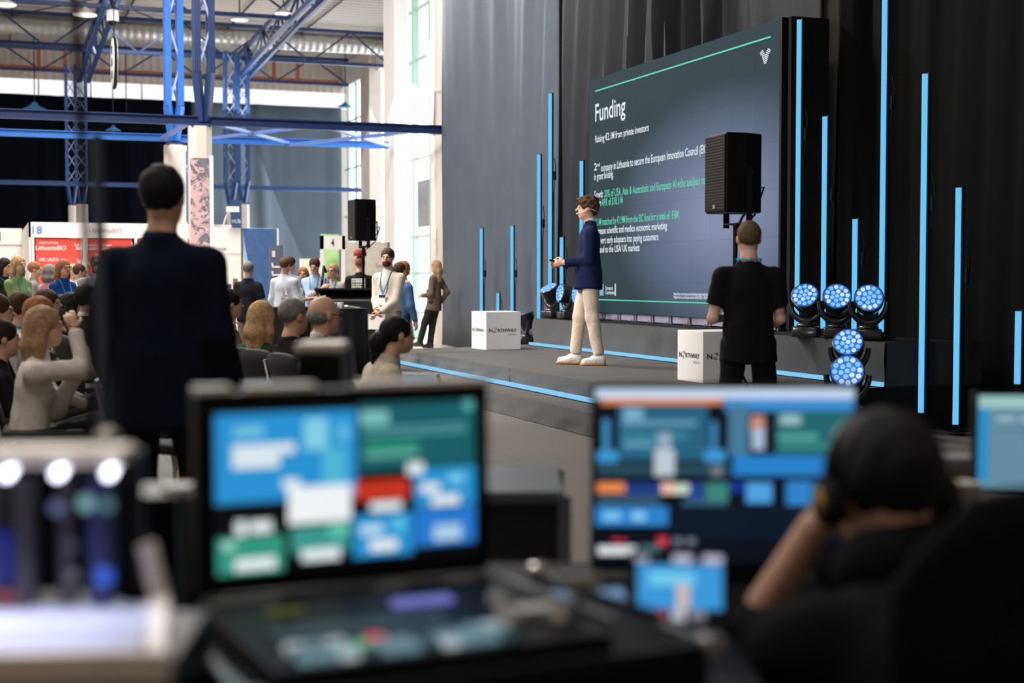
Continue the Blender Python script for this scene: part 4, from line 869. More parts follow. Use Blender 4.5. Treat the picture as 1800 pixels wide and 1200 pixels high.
# ------------------------------------------------------------------ buffet tables, lectern
def skirt_table(p, r, lab, h=.75):
    t = empty('buffet_table', lab, 'table', p); m_ = MB(); n = 72; vs = []; fs = []
    for j in range(5):
        z = h*(1-j/4)
        for i in range(n): a = 6.283*i/n; rr = r*(1+.02*j)+(.035*math.sin(i*6.283*14/n)*j/4); vs.append((rr*math.cos(a), rr*math.sin(a), max(z,.01)))
    for j in range(4):
        for i in range(n): fs.append((j*n+i, j*n+(i+1)%n, (j+1)*n+(i+1)%n, (j+1)*n+i))
    m_.add(vs, fs); m_.build('skirt_cloth', mat('satin_black', (.012,.012,.014), .55, spec=.25), t, smooth=True); MB().lathe([(r*1.01,h-.012),(r*1.02,h+.003),(r,h+.008)], 48).build('tabletop_cloth', mat('satin_black', (.012,.012,.014), .55), t); return t
pt = D(596, 541, 18.9); skirt_table((pt.x, pt.y, 0), .36, 'round table with black pleated skirt behind the bald man', .92)
pt2 = D(521, 541, 19.9); skirt_table((pt2.x, pt2.y, 0), .42, 'black skirted table holding bottles beside the grey haired man', .92)
def on_t(p, dx, dy): return (p.x+dx, p.y+dy, .931)
gm = mat('clear_glass', (.9,.93,.95), .05, trans=.8, var=0)
def carafe(p, lab): 
    t = empty('carafe', lab, 'carafe', p, 0, 'glass carafes'); MB().lathe([(.05,0),(.055,.1),(.05,.14),(.025,.19),(.028,.25),(.03,.26)], 14).build('vessel', gm, t, smooth=True); MB().lathe([(.045,.005),(.048,.1)], 12).build('water', mat('water_pale', (.8,.85,.88), .1), t); return t
carafe(on_t(pt2, -.2, -.2), 'left glass carafe on the skirted table'); carafe(on_t(pt2, .02, -.25), 'right glass carafe on the skirted table')
c0 = None
for i in range(8):
    x, y = (i%4)*.09-.28, -.08-.09*(i//4); 
    if c0 is None:
        c0 = tag(MB().lathe([(.025,0),(.038,.04),(.04,.075),(.034,.075),(.03,.02)], 12, c=(0,0,0)).build('cup', M['white'], smooth=True), 'white cup in the rows of cups on the skirted tables', 'cup', 'white cups'); c0.location = on_t(pt, x, y)
    else: c = dup(c0, on_t(pt, x, y))
t = empty('table_plant', 'small pale green plant on the round skirted table', 'plant', on_t(pt, -.2, .15)); MB().lathe([(.05,0),(.06,.07)], 12).build('pot', M['white'], t); m_ = MB(); rs = random.Random(2)
for i in range(60):
    a = rs.random()*6.28; e = rs.random()*1.2; d = Vector((math.cos(a)*math.cos(e), math.sin(a)*math.cos(e), math.sin(e)))*(.06+.07*rs.random()); s_ = d.cross(Vector((0,0,1))).normalized()*.012; c = Vector((0,0,.08)); m_.quad(c, c+d*.6+s_, c+d, c+d*.6-s_)
m_.build('leaves', mat('pale_leaf', (.35,.45,.2), .6), t)
for dx, lab in ((.12,'left folded tray of papers at the edge of the round skirted table'),(.32,'right folded tray of papers at the edge of the round skirted table')): tag(MB().box((0,0,.012),(.17,.18,.02),rot=Matrix.Rotation(.15,3,'Y')).build('paper_stack', M['white'], loc=on_t(pt, dx-.13, .05)), lab, 'papers')
pl = D(618, 520, 20.3); t = empty('lectern', 'black lectern widening upwards right of the round skirted table', 'lectern', (pl.x, pl.y, 0), ca(180))
m_ = MB(); m_.add([(-.25,-.2,0),(.25,-.2,0),(.25,.2,0),(-.25,.2,0),(-.52,-.3,1.15),(.5,-.3,1.15),(.5,.25,1.02),(-.52,.25,1.02)], [(0,3,2,1),(4,5,6,7),(0,1,5,4),(1,2,6,5),(2,3,7,6),(3,0,4,7)]); m_.build('body', mat('lectern_black', (.03,.032,.036), .4), t, bevel=.02); MB().box((0,0,1.12),(1.0,.45,.03),rot=Matrix.Rotation(rad(13),3,'X')).build('reading_top', M['black'], t)
# ================================================================== people
def place(px, ytop, dep, a, label, H=1.72, pose='stand', lean=0, zbase=0, **k):
    """a person whose crown sits at pixel (px, ytop) at the given depth, standing or sitting on zbase"""
    top = D(px, ytop, dep); zt = top.z-zbase
    sd = Vector((0, math.sin(lean), math.cos(lean))); off = .54*sd+Vector(sd*.75+Vector((0,0,.25))).normalized()*.148+Vector((0, math.cos(lean)*.028, 0))
    if pose == 'seat': sc = H/1.75; hz = zt/sc-off.z-.125
    else: sc = zt/(.93+off.z+.125); H = sc*1.75; hz = .93
    rz = ca(a); o = Matrix.Rotation(rz, 3, 'Z') @ Vector((0, off.y*sc, 0))
    return person(label, (top.x-o.x, top.y-o.y, zbase), rz, H=H, pose=pose, lean=lean, hz=hz, **k)
crossed = dict(hl=(.10,.20,1.13), hr=(-.10,.22,1.10), el=(-.8,-.4,-1), er=(.8,-.4,-1))
front = dict(hl=(-.05,.26,.98), hr=(.05,.26,.98), el=(-1,-.6,-.2), er=(1,-.6,-.2))
# presenter
pr = PZ(1034, 641, .38); Rp, info = person('young man with curly brown hair in navy blazer and beige trousers presenting on stage', (pr.x, pr.y, .381), ca(92), H=1.83, vox=.0085,
   lean=-.02, top=('blazer_navy', (.009,.015,.052)), jacket=True, under=('white_tee', (.7,.7,.68)), bottom=('beige_chino', (.62,.51,.41)), shoes=('sneaker_white', (.75,.73,.7)), sole=('gum', (.45,.25,.11)),
   hair='curly', hc='brown', hl=(-.07,.25,1.06), hr=(.03,.27,1.05), el=(-.25,-1,-.3), er=(.25,-1,-.3), fl=(-.10,-.10,.09), fr=(.09,.13,.09), ankles=True, head=(-.02,0,.05), fold=.0035, untuck=.02, collar='x', hem=.80)
h_ = (info['WL']+info['WR'])/2; w_ = Rp.matrix_basis @ Vector((h_[0]-.01, h_[1]+.10, h_[2]+.02))
tag(MB().box((0,0,0), (.035,.11,.02)).build('presentation_clicker', M['black'], bevel=.006, loc=w_), 'small black clicker held in both hands by the presenter', 'remote').rotation_euler = (.2,0,ca(92))
hc_ = info['hcn']; m_ = MB(); hh = lambda p: Vector(hc_+info['HR']@(np.array(p)*info['sc'])); m_.tube([hh((-.082,-.07,-.03)),hh((-.088,0,-.0)),hh((-.085,.03,-.035)),hh((-.055,.105,-.055))], .0035, 6); m_.tube([hh((-.055,.105,-.055)),hh((-.045,.118,-.055))], .008, 8); m_.tube([hh((-.082,-.07,-.03)),hh((-.04,-.115,-.045)),hh((.04,-.115,-.045)),hh((.082,-.07,-.03))], .004, 6)
m_.build('headset_microphone', mat('skin_tone_plastic', (.75,.6,.5), .5), Rp)
for s_ in (-1, 1):   # laces and buttons
    f_ = ((-.10,-.10,.09) if s_ < 0 else (.09,.13,.09)); m_ = MB(); 
    for i in range(4): m_.tube([Vector((f_[0]-.02+s_*.01, f_[1]+.03+i*.02, f_[2]-.005-i*.006))*info['sc'], Vector((f_[0]+.02+s_*.01, f_[1]+.035+i*.02, f_[2]-.005-i*.006))*info['sc']], .0035, 5)
    m_.build('laces', M['white'], Rp)
# man in black in front of the stage
place(1316, 388, 9.3, -3, 'man seen from behind in black T-shirt and black trousers before the presentation screen', wide=1.06, vox=.009, hair='crop', hc='short', top=('black_tee', (.006,.006,.0065)), sleeve='short', bottom=('black_denim', (.008,.008,.009)),
   hl=(-.15,.24,1.08), hr=(.14,.26,1.0), el=(-.45,-1,-.3), er=(.45,-1,-.3), lanyard=(.05,.3,.5), fold=.004, untuck=.03, fl=(-.17,-.02,.09), fr=(.17,.03,.09), heavy=.15, head=(0,0,.12), collar=False)
# man in the blue blazer, nearest standing figure
R0, i0 = place(287, 292, 5.5, -6, 'man seen from behind in a dark navy blazer standing nearest on the left', wide=1.12, vox=.012, hair='short', hc='black', top=('blazer_dark', (.004,.008,.020)), jacket=True,
   bottom=('black_wool', (.008,.008,.010)), hl=(-.235,.10,.87), hr=(.235,.14,.88), el=(-.2,-1,-.3), er=(.2,-1,-.3), heavy=.35, untuck=.08, fold=.003, fl=(-.15,0,.09), fr=(.15,.02,.09), skin='skin')
p = R0.matrix_basis @ Vector(i0['WR']); t = MB().box((0,0,0),(.21,.008,.28)).build('blue_folder', mat('folder_blue', (.28,.42,.6), .6), loc=p+Vector((0,0,-.11))+FWH*.1+RT*.02); t.rotation_euler = (rad(-25), 0, ca(-6)); tag(t, 'pale blue folder held in the right hand of the man in the navy blazer', 'folder')
# seated audience, right group
seatA = [
 (404, 508, 11.5, -62, 'seated person with dark hair in a grey beige blazer right of the standing man', dict(hair='short', hc='dark', top=('blazer_taupe', (.24,.20,.17)), jacket=True, H=1.7)),
 (461, 528, 9.7, -28, 'seated woman with long blond hair in a dark green top', dict(hair='long', hc='blond', top=('green_knit', (.012,.07,.045)), female=True, H=1.66)),
 (517, 523, 9.4, -48, 'seated man with short grey hair in a black jacket', dict(hair='crop', hc='grey', top=('jacket_black', (.018,.016,.014)), jacket=True, glasses=True, H=1.75, wide=1.05)),
 (570, 518, 8.9, -55, 'seated balding man with glasses in a dark brown jacket', dict(hair='ring', hc='grey', top=('jacket_brown', (.035,.022,.020)), jacket=True, under=('white_tee', (.7,.7,.68)), glasses=True, H=1.8, wide=1.1, heavy=.3)),
 (698, 552, 8.2, -62, 'seated woman with a black hair bun in a cream jacket', dict(hair='bun', hc='black', top=('cream_jacket', (.58,.50,.42)), female=True, jacket=True, collar='x', H=1.62, lean=.35)),
]
seatB = [
 (78, 536, 7.9, -72, 'seated woman with long straight hair in white sweater, hand raised to face', dict(hair='long', hc='dblond', top=('knit_white', (.66,.60,.56)), bottom=('black_wool', (.012,.012,.014)), female=True, H=1.68, lean=.12, wide=1.08, zr=1)),
 (40, 513, 10.6, -58, 'seated person with short brown hair in a white shirt with blue lanyard, at the left', dict(hair='short', hc='brown', top=('shirt_white', (.7,.68,.66)), lanyard=(.05,.12,.4), H=1.75)),
 (72, 521, 9.2, -75, 'seated person with reddish brown hair mostly hidden by the long haired woman', dict(hair='short', hc='red', top=('grey_green', (.2,.19,.17)), H=1.68)),
 (84, 508, 12.4, -80, 'seated man with brown hair in profile in the row behind', dict(hair='short', hc='brown', top=('cream_shirt', (.5,.46,.4)), H=1.74)),
 (107, 517, 15.0, -160, 'seated dark haired person turning back, face showing between the heads', dict(hair='mid', hc='black', top=('black_knit', (.02,.02,.025)), H=1.62, female=True)),
 (127, 513, 13.6, -50, 'seated woman with black hair in a dark navy jacket', dict(hair='mid', hc='black', top=('navy_knit', (.02,.03,.05)), H=1.62, female=True)),
 (155, 499, 11.9, -40, 'seated man with black hair and white collar in a black suit', dict(hair='short', hc='black', top=('suit_black', (.013,.013,.015)), jacket=True, under=('white_tee', (.7,.7,.68)), H=1.82, wide=1.1)),
 (-4, 516, 9.8, -75, 'person in black cut off by the left edge of the photo', dict(hair='short', hc='brown', top=('black_knit', (.02,.02,.025)), H=1.75)),
 (4, 560, 8.6, -60, 'person in a dark jacket with white collar low at the left edge', dict(hair='short', hc='dark', top=('suit_black', (.013,.013,.015)), jacket=True, under=('white_tee', (.7,.7,.68)), H=1.7)),
]
cs = []
# stackable conference chair
def chair(loc, rz, lab):
    t = empty('conference_chair', lab, 'chair', loc, rz, 'conference chairs'); fab = mat('chair_fabric', (.015,.015,.017), .8, bump=.1)
    m_ = MB(); m_.box((0,.02,.455),(.45,.44,.055)); m_.build('seat', fab, t, bevel=.02, smooth=True)
    m_ = MB(); n = 8; vs = []; 
    for j in range(5):
        for i in range(n+1): x = -.21+.42*i/n; z = .52+.33*j/4; edge = 1-.06*(j == 4)*abs(x)/.21; vs.append((x*(1-.12*(j/4)**3), -.235-.09*(j/4)+.02*(x/.21)**2*1.4, z-(.03*(x/.21)**4 if j == 4 else 0)))
    m_.add(vs, [(j*(n+1)+i, j*(n+1)+i+1, (j+1)*(n+1)+i+1, (j+1)*(n+1)+i) for j in range(4) for i in range(n)]); o = m_.build('backrest', fab, t, smooth=True); sd_ = o.modifiers.new('s','SOLIDIFY'); sd_.thickness = .035; sd_.offset = 0
    for s in (-1,1):
        MB().tube([(s*.235,-.30,.80),(s*.235,-.235,.5),(s*.235,-.215,.43),(s*.235,-.2,.40),(s*.235,.0,.40),(s*.235,.2,.40),(s*.235,.235,.37),(s*.235,.25,.3),(s*.235,.26,.012)], .012, 8).build('side_frame', M['chrome'], t, smooth=True)
        MB().tube([(s*.235,-.1,.40),(s*.235,-.28,.012)], .012, 8).build('leg', M['chrome'], t, smooth=True)
    m_ = MB(); m_.tube([(-.235,.05,.41),(.235,.05,.41)], .010, 6); m_.build('crossbar', M['chrome'], t); return t
ch0 = None
for px, yt, dep, a, lab, k in seatA+seatB:
    k = dict(k); H_ = k.pop('H'); lean = k.pop('lean', .06); zr = k.pop('zr', None); zl = k.pop('zl', None)
    if zr: k['hr'] = (.03,.27,1.06); k['hl'] = (.06,.27,.80); k['er'] = (.5,.5,-1); k['el'] = (-.6,-.6,-.5)
    R1, i1 = place(px, yt, dep, a, lab, H=H_, pose='seat', lean=lean, vox=.0125 if dep < 10.5 else .016, **k)
    loc = R1.location; q = Matrix.Rotation(R1.rotation_euler.z, 3, 'Z') @ Vector((0,.07,0)); cl = (loc.x+q.x, loc.y+q.y, 0)
    what = lab.split(',')[0].replace('seated ', '').replace(', ', ' ')
    lc = 'black conference chair under the '+' '.join(what.split()[:9])
    if ch0 is None: ch0 = chair(cl, R1.rotation_euler.z, lc)
    else: dup(ch0, cl, R1.rotation_euler.z, lc)
for px, py, dep, a, lab in ((112,572,13.2,-50,'empty chair back furthest along the row left of the navy blazer man'),(137,596,11.0,-50,'empty chair back between two others along the row left of the navy blazer man'),(152,606,9.5,-50,'empty chair back nearest along the row left of the navy blazer man'),(410,640,8.4,-30,'empty chair behind the pale blue folder of the navy blazer man'),(305,690,7.3,-30,'empty chair just beyond the right leg of the navy blazer man')):
    q = D(px, py, dep); dup(ch0, (q.x, q.y, 0), ca(a), 'black '+lab)
# items on laps
q = D(415, 660, 8.6); t = sdf_obj('patterned_bag', [ell((0,0,0),(.17,.12,.11)), ell((.12,.02,-.02),(.12,.1,.09), k=.05)], .02, wave_bump(mat('white_print_cloth', (.55,.53,.56), .8, var=.35, scale=14), 'X', 6, .5), noise=folds(.006)); t.location = (q.x, q.y, .56); tag(t, 'white patterned cloth bag on the empty chair behind the monitors', 'bag')
q = D(183, 625, 8.6); 
# standing people by the buffet and booths
st = [
 (437, 459, 19.5, -8, 'standing man with cropped hair in black T-shirt and checked trousers, seen from behind', dict(hair='crop', hc='grey', top=('black_knit', (.02,.02,.022)), sleeve='short', bottom=('check_taupe', (.27,.22,.18)), lanyard=(.05,.3,.5), untuck=.0)),
 (501, 452, 20.5, -20, 'man in a white shirt seen from behind beside the grey banner', dict(hair='crop', hc='short', top=('shirt_pale', (.6,.64,.72)), bottom=('grey_wool', (.16,.15,.15)))),
 (510, 450, 21.3, -25, 'man with brown hair in a grey blue shirt partly hidden beside the grey banner', dict(hair='short', hc='brown', top=('shirt_greyblue', (.25,.28,.34)), bottom=('grey_wool', (.16,.15,.15)))),
 (533, 469, 21.5, 180, 'red haired woman in black behind the counter between the two men', dict(hair='mid', hc='red', top=('black_knit', (.02,.02,.022)), female=True)),
 (553, 453, 21.0, 172, 'man in a pale blue shirt with a bag strap looking down', dict(hair='short', hc='brown', top=('shirt_blue', (.38,.48,.66)), sleeve='roll', bottom=('grey_wool', (.16,.15,.15)), lanyard=(.05,.3,.5), badge=True, head=(-.35,0,0), hl=(.0,.3,1.1), hr=(-.16,.22,1.25), el=(-1,-.2,-1), er=(1,-.2,-1))),
 (585, 463, 21.6, 160, 'woman with long brown hair in a pale blouse beside the green booth', dict(hair='long', hc='dblond', top=('blouse_pale', (.45,.42,.40)), female=True, lanyard=(.05,.3,.5), badge=True, glasses=True, bottom=('cream_skirt', (.6,.55,.5)), hl=(-.1,.28,1.05), hr=(.12,.28,1.1))),
 (633, 450, 21.9, -2, 'man in a black T-shirt with a white printed square on its back', dict(hair='crop', hc='red', top=('black_tee2', (.014,.014,.014)), sleeve='short', bottom=('denim', (.05,.07,.12)), wide=1.08)),
 (681, 436, 17.5, 150, 'bearded man in a cream shirt with blue lanyard standing behind the audience', dict(hair='short', hc='brown', top=('shirt_cream', (.68,.60,.52)), bottom=('taupe_chino', (.30,.26,.22)), lanyard=(.05,.16,.32), badge=True, beard=True, vox=.011, wide=1.1, hl=(-.02,.21,.93), hr=(.03,.22,.96), el=(-.7,-.8,-.2), er=(.7,-.8,-.2), head=(0,0,.35), untuck=-.06)),
 (703, 461, 19.2, -30, 'man in a blue denim jacket turned away beside the bearded man', dict(hair='short', hc='brown', top=('denim_blue', (.07,.14,.28)), bottom=('denim_dark', (.035,.05,.09)), wide=1.05, untuck=.02)),
 (711, 458, 20.6, -60, 'red haired person in beige half hidden behind the blue denim jacket', dict(hair='mid', hc='red', top=('beige_coat', (.45,.38,.28)), bottom=('beige_chino', (.45,.36,.26)), female=True)),
 (766, 457, 26.8, 62, 'woman with long hair in a brown blazer leaning on the pillar by the window', dict(hair='long', hc='dblond', top=('blazer_brown', (.13,.095,.075)), jacket=True, untuck=.06, under=('white_tee', (.7,.7,.68)), bottom=('black_slacks', (.022,.024,.026)), female=True, lanyard=(.1,.35,.55), badge=True, vox=.013, lean=-.10, hl=(-.12,.2,1.04), hr=(.2,-.02,.9), fl=(-.08,.30,.09), fr=(.1,.16,.09))),
 (9, 453, 18.0, -110, 'woman with dark hair in black at the left edge with a hanging badge', dict(hair='mid', hc='dark', top=('black_knit', (.02,.02,.022)), female=True, lanyard=(.1,.4,.6), badge=True)),
 (33, 449, 17.6, -122, 'woman with long blond hair in a green blouse with arms crossed', dict(hair='long', hc='blond', top=('blouse_green', (.22,.31,.12)), female=True, lanyard=(.1,.3,.4), **crossed)),
 (62, 460, 20.0, -80, 'person with short auburn hair in profile before the red panels', dict(hair='short', hc='red', top=('grey_knit', (.25,.23,.22)))),
 (88, 464, 19.0, -30, 'person with grey hair in a pink top before the red panels', dict(hair='mid', hc='grey', top=('pink_top', (.55,.30,.36)), female=True)),
 (112, 455, 17.6, -128, 'woman with glasses and auburn hair in a bright blue top, arms folded', dict(hair='long', hc='red', top=('blue_top', (.014,.05,.22)), female=True, glasses=True, lanyard=(.1,.45,.6), **crossed)),
 (129, 464, 21.0, -100, 'blond head in profile just right of the woman in blue', dict(hair='short', hc='blond', top=('white_knit', (.6,.58,.56)))),
 (141, 464, 20.2, -70, 'brown haired head next to the man in the grey shirt', dict(hair='short', hc='brown', top=('white_knit', (.6,.58,.56)))),
 (170, 445, 17.2, -150, 'bald bearded man in a light grey shirt holding his arms folded', dict(hair='none', hc='lgrey', beard=True, skin='skind', top=('grey_shirt', (.36,.36,.39)), lanyard=(.1,.2,.35), badge=True, wide=1.1, sleeve='long', **crossed)),
]
for px, yt, dep, a, lab, k in st:
    k = dict(k); R1, i1 = place(px, yt, dep, a, lab, **dict(dict(vox=.019), **k))
    if 'cream shirt with blue' in lab:
        m_ = MB(); m_.box((0,0,0),(.26,.012,.19)); t = m_.build('clipboard', mat('board_grey', (.5,.48,.46), .5), loc=R1.matrix_basis @ Vector((0,.255,.79))); MB().box((0,.009,-.01),(.23,.003,.16)).build('paper', M['white'], t); t.rotation_euler = (0,0,ca(a)); tag(t, 'grey clipboard held flat in front by the bearded man', 'clipboard')
    if 'printed square' in lab:
        m_ = MB(); rs = random.Random(4); m_.box((0,-.168,1.22),(.21,.006,.21)); 
        for i in range(26): m_.box((-.085+.034*(i%6), -.172, 1.14+.038*(i//6)),(.012+.012*rs.random(),.003,.010+.012*rs.random()),1)
        m_.build('back_print', [M['white'], M['black']], R1)
        m_ = MB(); m_.lathe([(.10,0),(.102,.05),(.085,.09),(.04,.115)], 20, (0,.02,1.665)); m_.build('cap', mat('cap_red', (.35,.03,.03), .7), R1)
    if 'bag strap' in lab:
        m_ = MB(); m_.tube([(-.12,.16,1.05),(-.15,.15,1.3),(-.14,.03,1.50),(-.13,-.12,1.42)], .02, 6); m_.build('strap', M['black'], R1)
# operator at the desk
Ro, io = place(1556, 712, 2.25, 10, 'person in black wearing headphones seated at the desk, hand raised to the face', H=1.75, pose='seat', lean=.60, vox=.011, hair='short', hc='black', top=('black_hoodie', (.005,.005,.006)),
   bottom=('black_wool', (.008,.008,.010)), sleeve='roll', hl=(-.09,.46,.90), hr=(.1,.6,.60), el=(-.5,.3,-1), wide=1.2, heavy=.9, head=(-.30,0,.05), collar='high')
sdf_obj('hood', [cap(io['hcn']+np.array([-.055,-.085,-.095]), io['hcn']+np.array([.055,-.085,-.095]), .062, k=.04), cap(io['hcn']+np.array([-.075,.02,-.12]), io['hcn']+np.array([-.04,-.06,-.12]), .035, .05, .03), cap(io['hcn']+np.array([.075,.02,-.12]), io['hcn']+np.array([.04,-.06,-.12]), .035, .05, .03)], .011, cloth('black_hoodie', (.005,.005,.006)), Ro, noise=folds(.004))
hc_ = io['hcn']; hh = lambda p: Vector(hc_+io['HR']@(np.array(p)*io['sc'])); m_ = MB(); m_.tube([hh((.098*math.cos(a), -.01, .128*math.sin(a)+.0)) for a in [math.pi*i/14 for i in range(15)]], .011, 8); m_.build('headband', M['blackm'], Ro, smooth=True)
for s in (-1,1):
    m_ = MB(); m_.lathe([(.036,-.012),(.04,.0),(.036,.018),(.024,.022)], 20, hh((s*.094,-.005,-.01)), Matrix(io['HR'].tolist()) @ Matrix.Rotation(rad(90*s),3,'Y')); m_.lathe([(.022,.022),(.018,.025)], 16, hh((s*.094,-.005,-.01)), Matrix(io['HR'].tolist()) @ Matrix.Rotation(rad(90*s),3,'Y'), 1); m_.build('ear_cup', [M['blackm'], mat('brass_ring', (.5,.32,.08), .3, .9)], Ro, smooth=True)
# ================================================================== control desk in the foreground
def dframe(name, lab, cat, px, f, z, dr=0, group=None):
    p = desk((px-900)/F*f, f, z); return empty(name, lab, cat, p, -YAW+rad(dr), group)
deskm = mat('desk_black', (.006,.006,.007), .6, spec=.15)
t = dframe('control_desk', 'long black control desk under the monitors in the foreground', 'desk', 900, 2.15, 0)
m_ = MB(); pts = [(-1.6,-.65),(.34,-.65),(.34,.22),(1.35,.22),(1.35,.6),(-1.6,.6)]; m_.add([(x,y,.71) for x,y in pts]+[(x,y,.75) for x,y in pts], [tuple(range(6))[::-1], tuple(range(6,12))]+[(i,(i+1)%6,6+(i+1)%6,6+i) for i in range(6)]); m_.build('desktop', deskm, t)
for x, y in ((-1.5,-.6),(.28,-.6),(-1.5,.54),(1.28,.28),(1.28,.54)): MB().box((x,y,.355),(.05,.05,.71)).build('leg', M['blackm'], t)
# black road case behind, between the monitors
t = dframe('road_case', 'black road case with grey metal edges standing between the two monitors', 'case', 850, 3.65, 0)
MB().box((-.12,0,.39),(.62,.46,.74)).build('body', mat('case_laminate', (.012,.014,.018), .5), t); MB().box((-.12,0,.775),(.64,.48,.03)).build('lid', mat('case_lid', (.09,.11,.13), .45), t, bevel=.005)
for x in (-.44,.2):
    for y in (-.24,.24): MB().box((x,y,.39),(.03,.03,.78)).build('corner_edge', mat('steel_blue_edge', (.20,.24,.30), .35, .7), t)
for x in (-.36,.12):
    MB().lathe([(.04,-.015),(.04,.015)],12,(x,-.18,.03),Matrix.Rotation(rad(90),3,'Y')).build('castor', M['black'], t)
# --- left monitor: multiview in the lid of a production case
cx = desk(-.2425, 2.095, 0); t = empty('production_case', 'open black production case with a multiview screen in its raised lid', 'case', (cx.x, cx.y, .751), -YAW+rad(25))
MB().box((.03,-.22,.035),(.60,.50,.07)).build('case_base', M['black'], t, bevel=.006)
for x0, y0, x1, y1 in ((-.27,-.47,-.27,.03),(.33,-.47,.33,.03),(-.27,-.47,.33,-.47)): m_ = MB(); m_.bar((x0,y0,.078),(x1,y1,.078),.014); m_.build('metal_rim', M['alu'] if y0 != y1 else M['blackm'], t)
for x, y in ((-.27,-.47),(.33,-.47),(.33,.03)): MB().box((x,y,.08),(.03,.03,.03)).build('corner_cap', M['alu'], t, bevel=.006)
L0 = MB(); L0.box((0,.012,.245),(.452,.035,.29)); lid = L0.build('lid', M['black'], t, bevel=.004)
m_ = MB(); m_.box((-.2,.012,.393),(.05,.03,.010)); m_.box((-.1,.012,.393),(.10,.03,.010)); m_.box((.125,.012,.393),(.21,.03,.010)); m_.build('lit_edge_trim', mat('trim_white', (.92,.89,.83), .4), t)  # trim strips made white to paint the highlight along the lid's top
m_ = MB(); m_.box((0,-.012,.088),(.44,.02,.02)); m_.build('hinge_bar', M['alu'], t)
for x in (-.16, .06, .17): MB().box((x,-.024,.088),(.1 if x < 0 else .05,.008,.014)).build('latch', mat('latch_pale', (.6,.57,.52), .4), t)
def tiles(name, par, W, H_, x0, y0, x1, y1, lst, y, zc, back=(6,8,12)):
    """screen picture: tile rectangles in the photo's pixels mapped on the W x H screen"""
    ms = [glow('scr_%d_%d_%d' % back, back)]; m_ = MB(); m_.box((0, y+.0015, zc), (W, .003, H_)); key = {back: 0}
    for n_, (a, b_, c, d, col) in enumerate(lst):
        if col not in key: key[col] = len(ms); ms.append(glow('scr_%d_%d_%d' % col, col))
        u0, u1 = (a-x0)/(x1-x0)-.5, (c-x0)/(x1-x0)-.5; v0, v1 = .5-(d-y0)/(y1-y0), .5-(b_-y0)/(y1-y0); yy = y-.0004*(1+n_*.12)
        u0, u1, v0, v1 = [min(.5, max(-.5, q)) for q in (u0,u1,v0,v1)]
        m_.quad((u0*W,yy,zc+v0*H_),(u1*W,yy,zc+v0*H_),(u1*W,yy,zc+v1*H_),(u0*W,yy,zc+v1*H_),key[col])
    return m_.build(name, ms, par)
B_=(40,145,208); G_=(22,92,98); Wt=(226,236,240); Lb=(120,195,225); G2=(52,150,128)
lst = [(380,722,618,868,B_),(622,718,835,835,G_),(500,850,608,912,(238,242,245)),(616,850,712,884,(196,52,30)),(722,838,835,905,B_),(722,908,835,972,(38,120,205)),(612,908,718,980,B_),(382,924,492,988,G2),(505,918,605,962,(60,150,140)),
 (410,744,460,760,Lb),(408,774,512,790,Wt),(408,792,486,812,Wt),(528,738,568,790,(130,205,230)),(582,750,606,780,(90,180,220)),(558,790,600,850,(80,180,215)),(625,732,675,756,(120,190,190)),(630,760,820,766,(80,150,150)),(630,770,815,776,(80,150,150)),(635,788,730,794,(40,170,125)),(632,800,728,812,(90,170,150)),(812,724,830,742,(90,170,170)),
 (490,836,520,850,Wt),(708,826,738,846,Wt),(412,898,430,922,Wt),(436,900,472,920,Wt),(642,888,698,904,Wt),(732,864,768,880,Wt),(752,886,804,904,Wt),(784,850,812,868,(120,200,235)),(624,926,664,942,(190,225,245)),(640,952,690,972,Wt),(756,938,808,966,(170,205,230)),(680,918,705,940,(90,190,230)),(410,960,478,980,Wt),(522,956,588,976,Wt),(390,930,410,942,(170,220,210)),(570,918,604,938,(100,200,175)),
 (380,868,500,872,(10,12,16))]
lst = [(a, b_-(a-380)*.025+6, c, d-(a-380)*.025+6, col) for a,b_,c,d,col in lst]
MB().box((0,-.0065,.245),(.425,.006,.262)).build('bezel', M['black'], lid); tiles('screen', lid, .405, .236, 378, 720, 838, 990, lst, -.0115, .248)
# control panel with lit keys
pm = mat('panel_dark', (.008,.009,.011), .5, spec=.15); cp = MB().box((-.01,-.24,.085),(.44,.38,.03)).build('control_panel', pm, t, bevel=.004)
km = [glow('key_teal',(105,135,145),.9), glow('key_red',(215,70,80)), glow('key_green',(90,180,120)), glow('key_dim',(45,60,66)), glow('key_white',(170,180,185)), mat('key_grey', (.2,.2,.2), .5)]
rs = random.Random(3)
for r_ in range(3):
    for c_ in range(11): MB().box((-.185+c_*.026,-.40+r_*.026,.104),(.021,.021,.010)).build('key', km[1] if (r_,c_) == (2,4) else km[2] if (r_,c_) == (1,3) else km[rs.choice([0,0,4,3])], cp)
for r_ in range(2):
    for c_ in range(9): MB().box((-.18+c_*.026,-.29+r_*.03,.104),(.02,.018,.008)).build('key', km[3], cp)
MB().box((.05,-.17,.103),(.085,.03,.006)).build('small_display', glow('violet_lcd',(112,112,190)), cp); MB().box((.155,-.30,.106),(.09,.035,.012)).build('label_strip', mat('pale_tape', (.6,.58,.55), .5), cp); MB().box((-.14,-.15,.103),(.05,.014,.004)).build('small_display', glow('olive_led',(80,84,30)), cp)
for x, y in ((.10,-.345),(.17,-.35),(.13,-.25)): MB().lathe([(.015,0),(.015,.02),(.012,.024)], 16, (x,y,.10)).build('knob', M['chrome'], cp, smooth=True)
m_ = MB(); m_.tube([(.19,-.36,.10),(.19,-.37,.15)], .006, 8); m_.box((.19,-.37,.155),(.05,.025,.02)); m_.build('fader_bar', M['alu'], cp)
for i in range(2): MB().bar((.215+.05*i,-.08,.10),(.24+.07*i,-.38,.10),.012).build('cable', M['alu'] if i == 0 else M['black'], t)
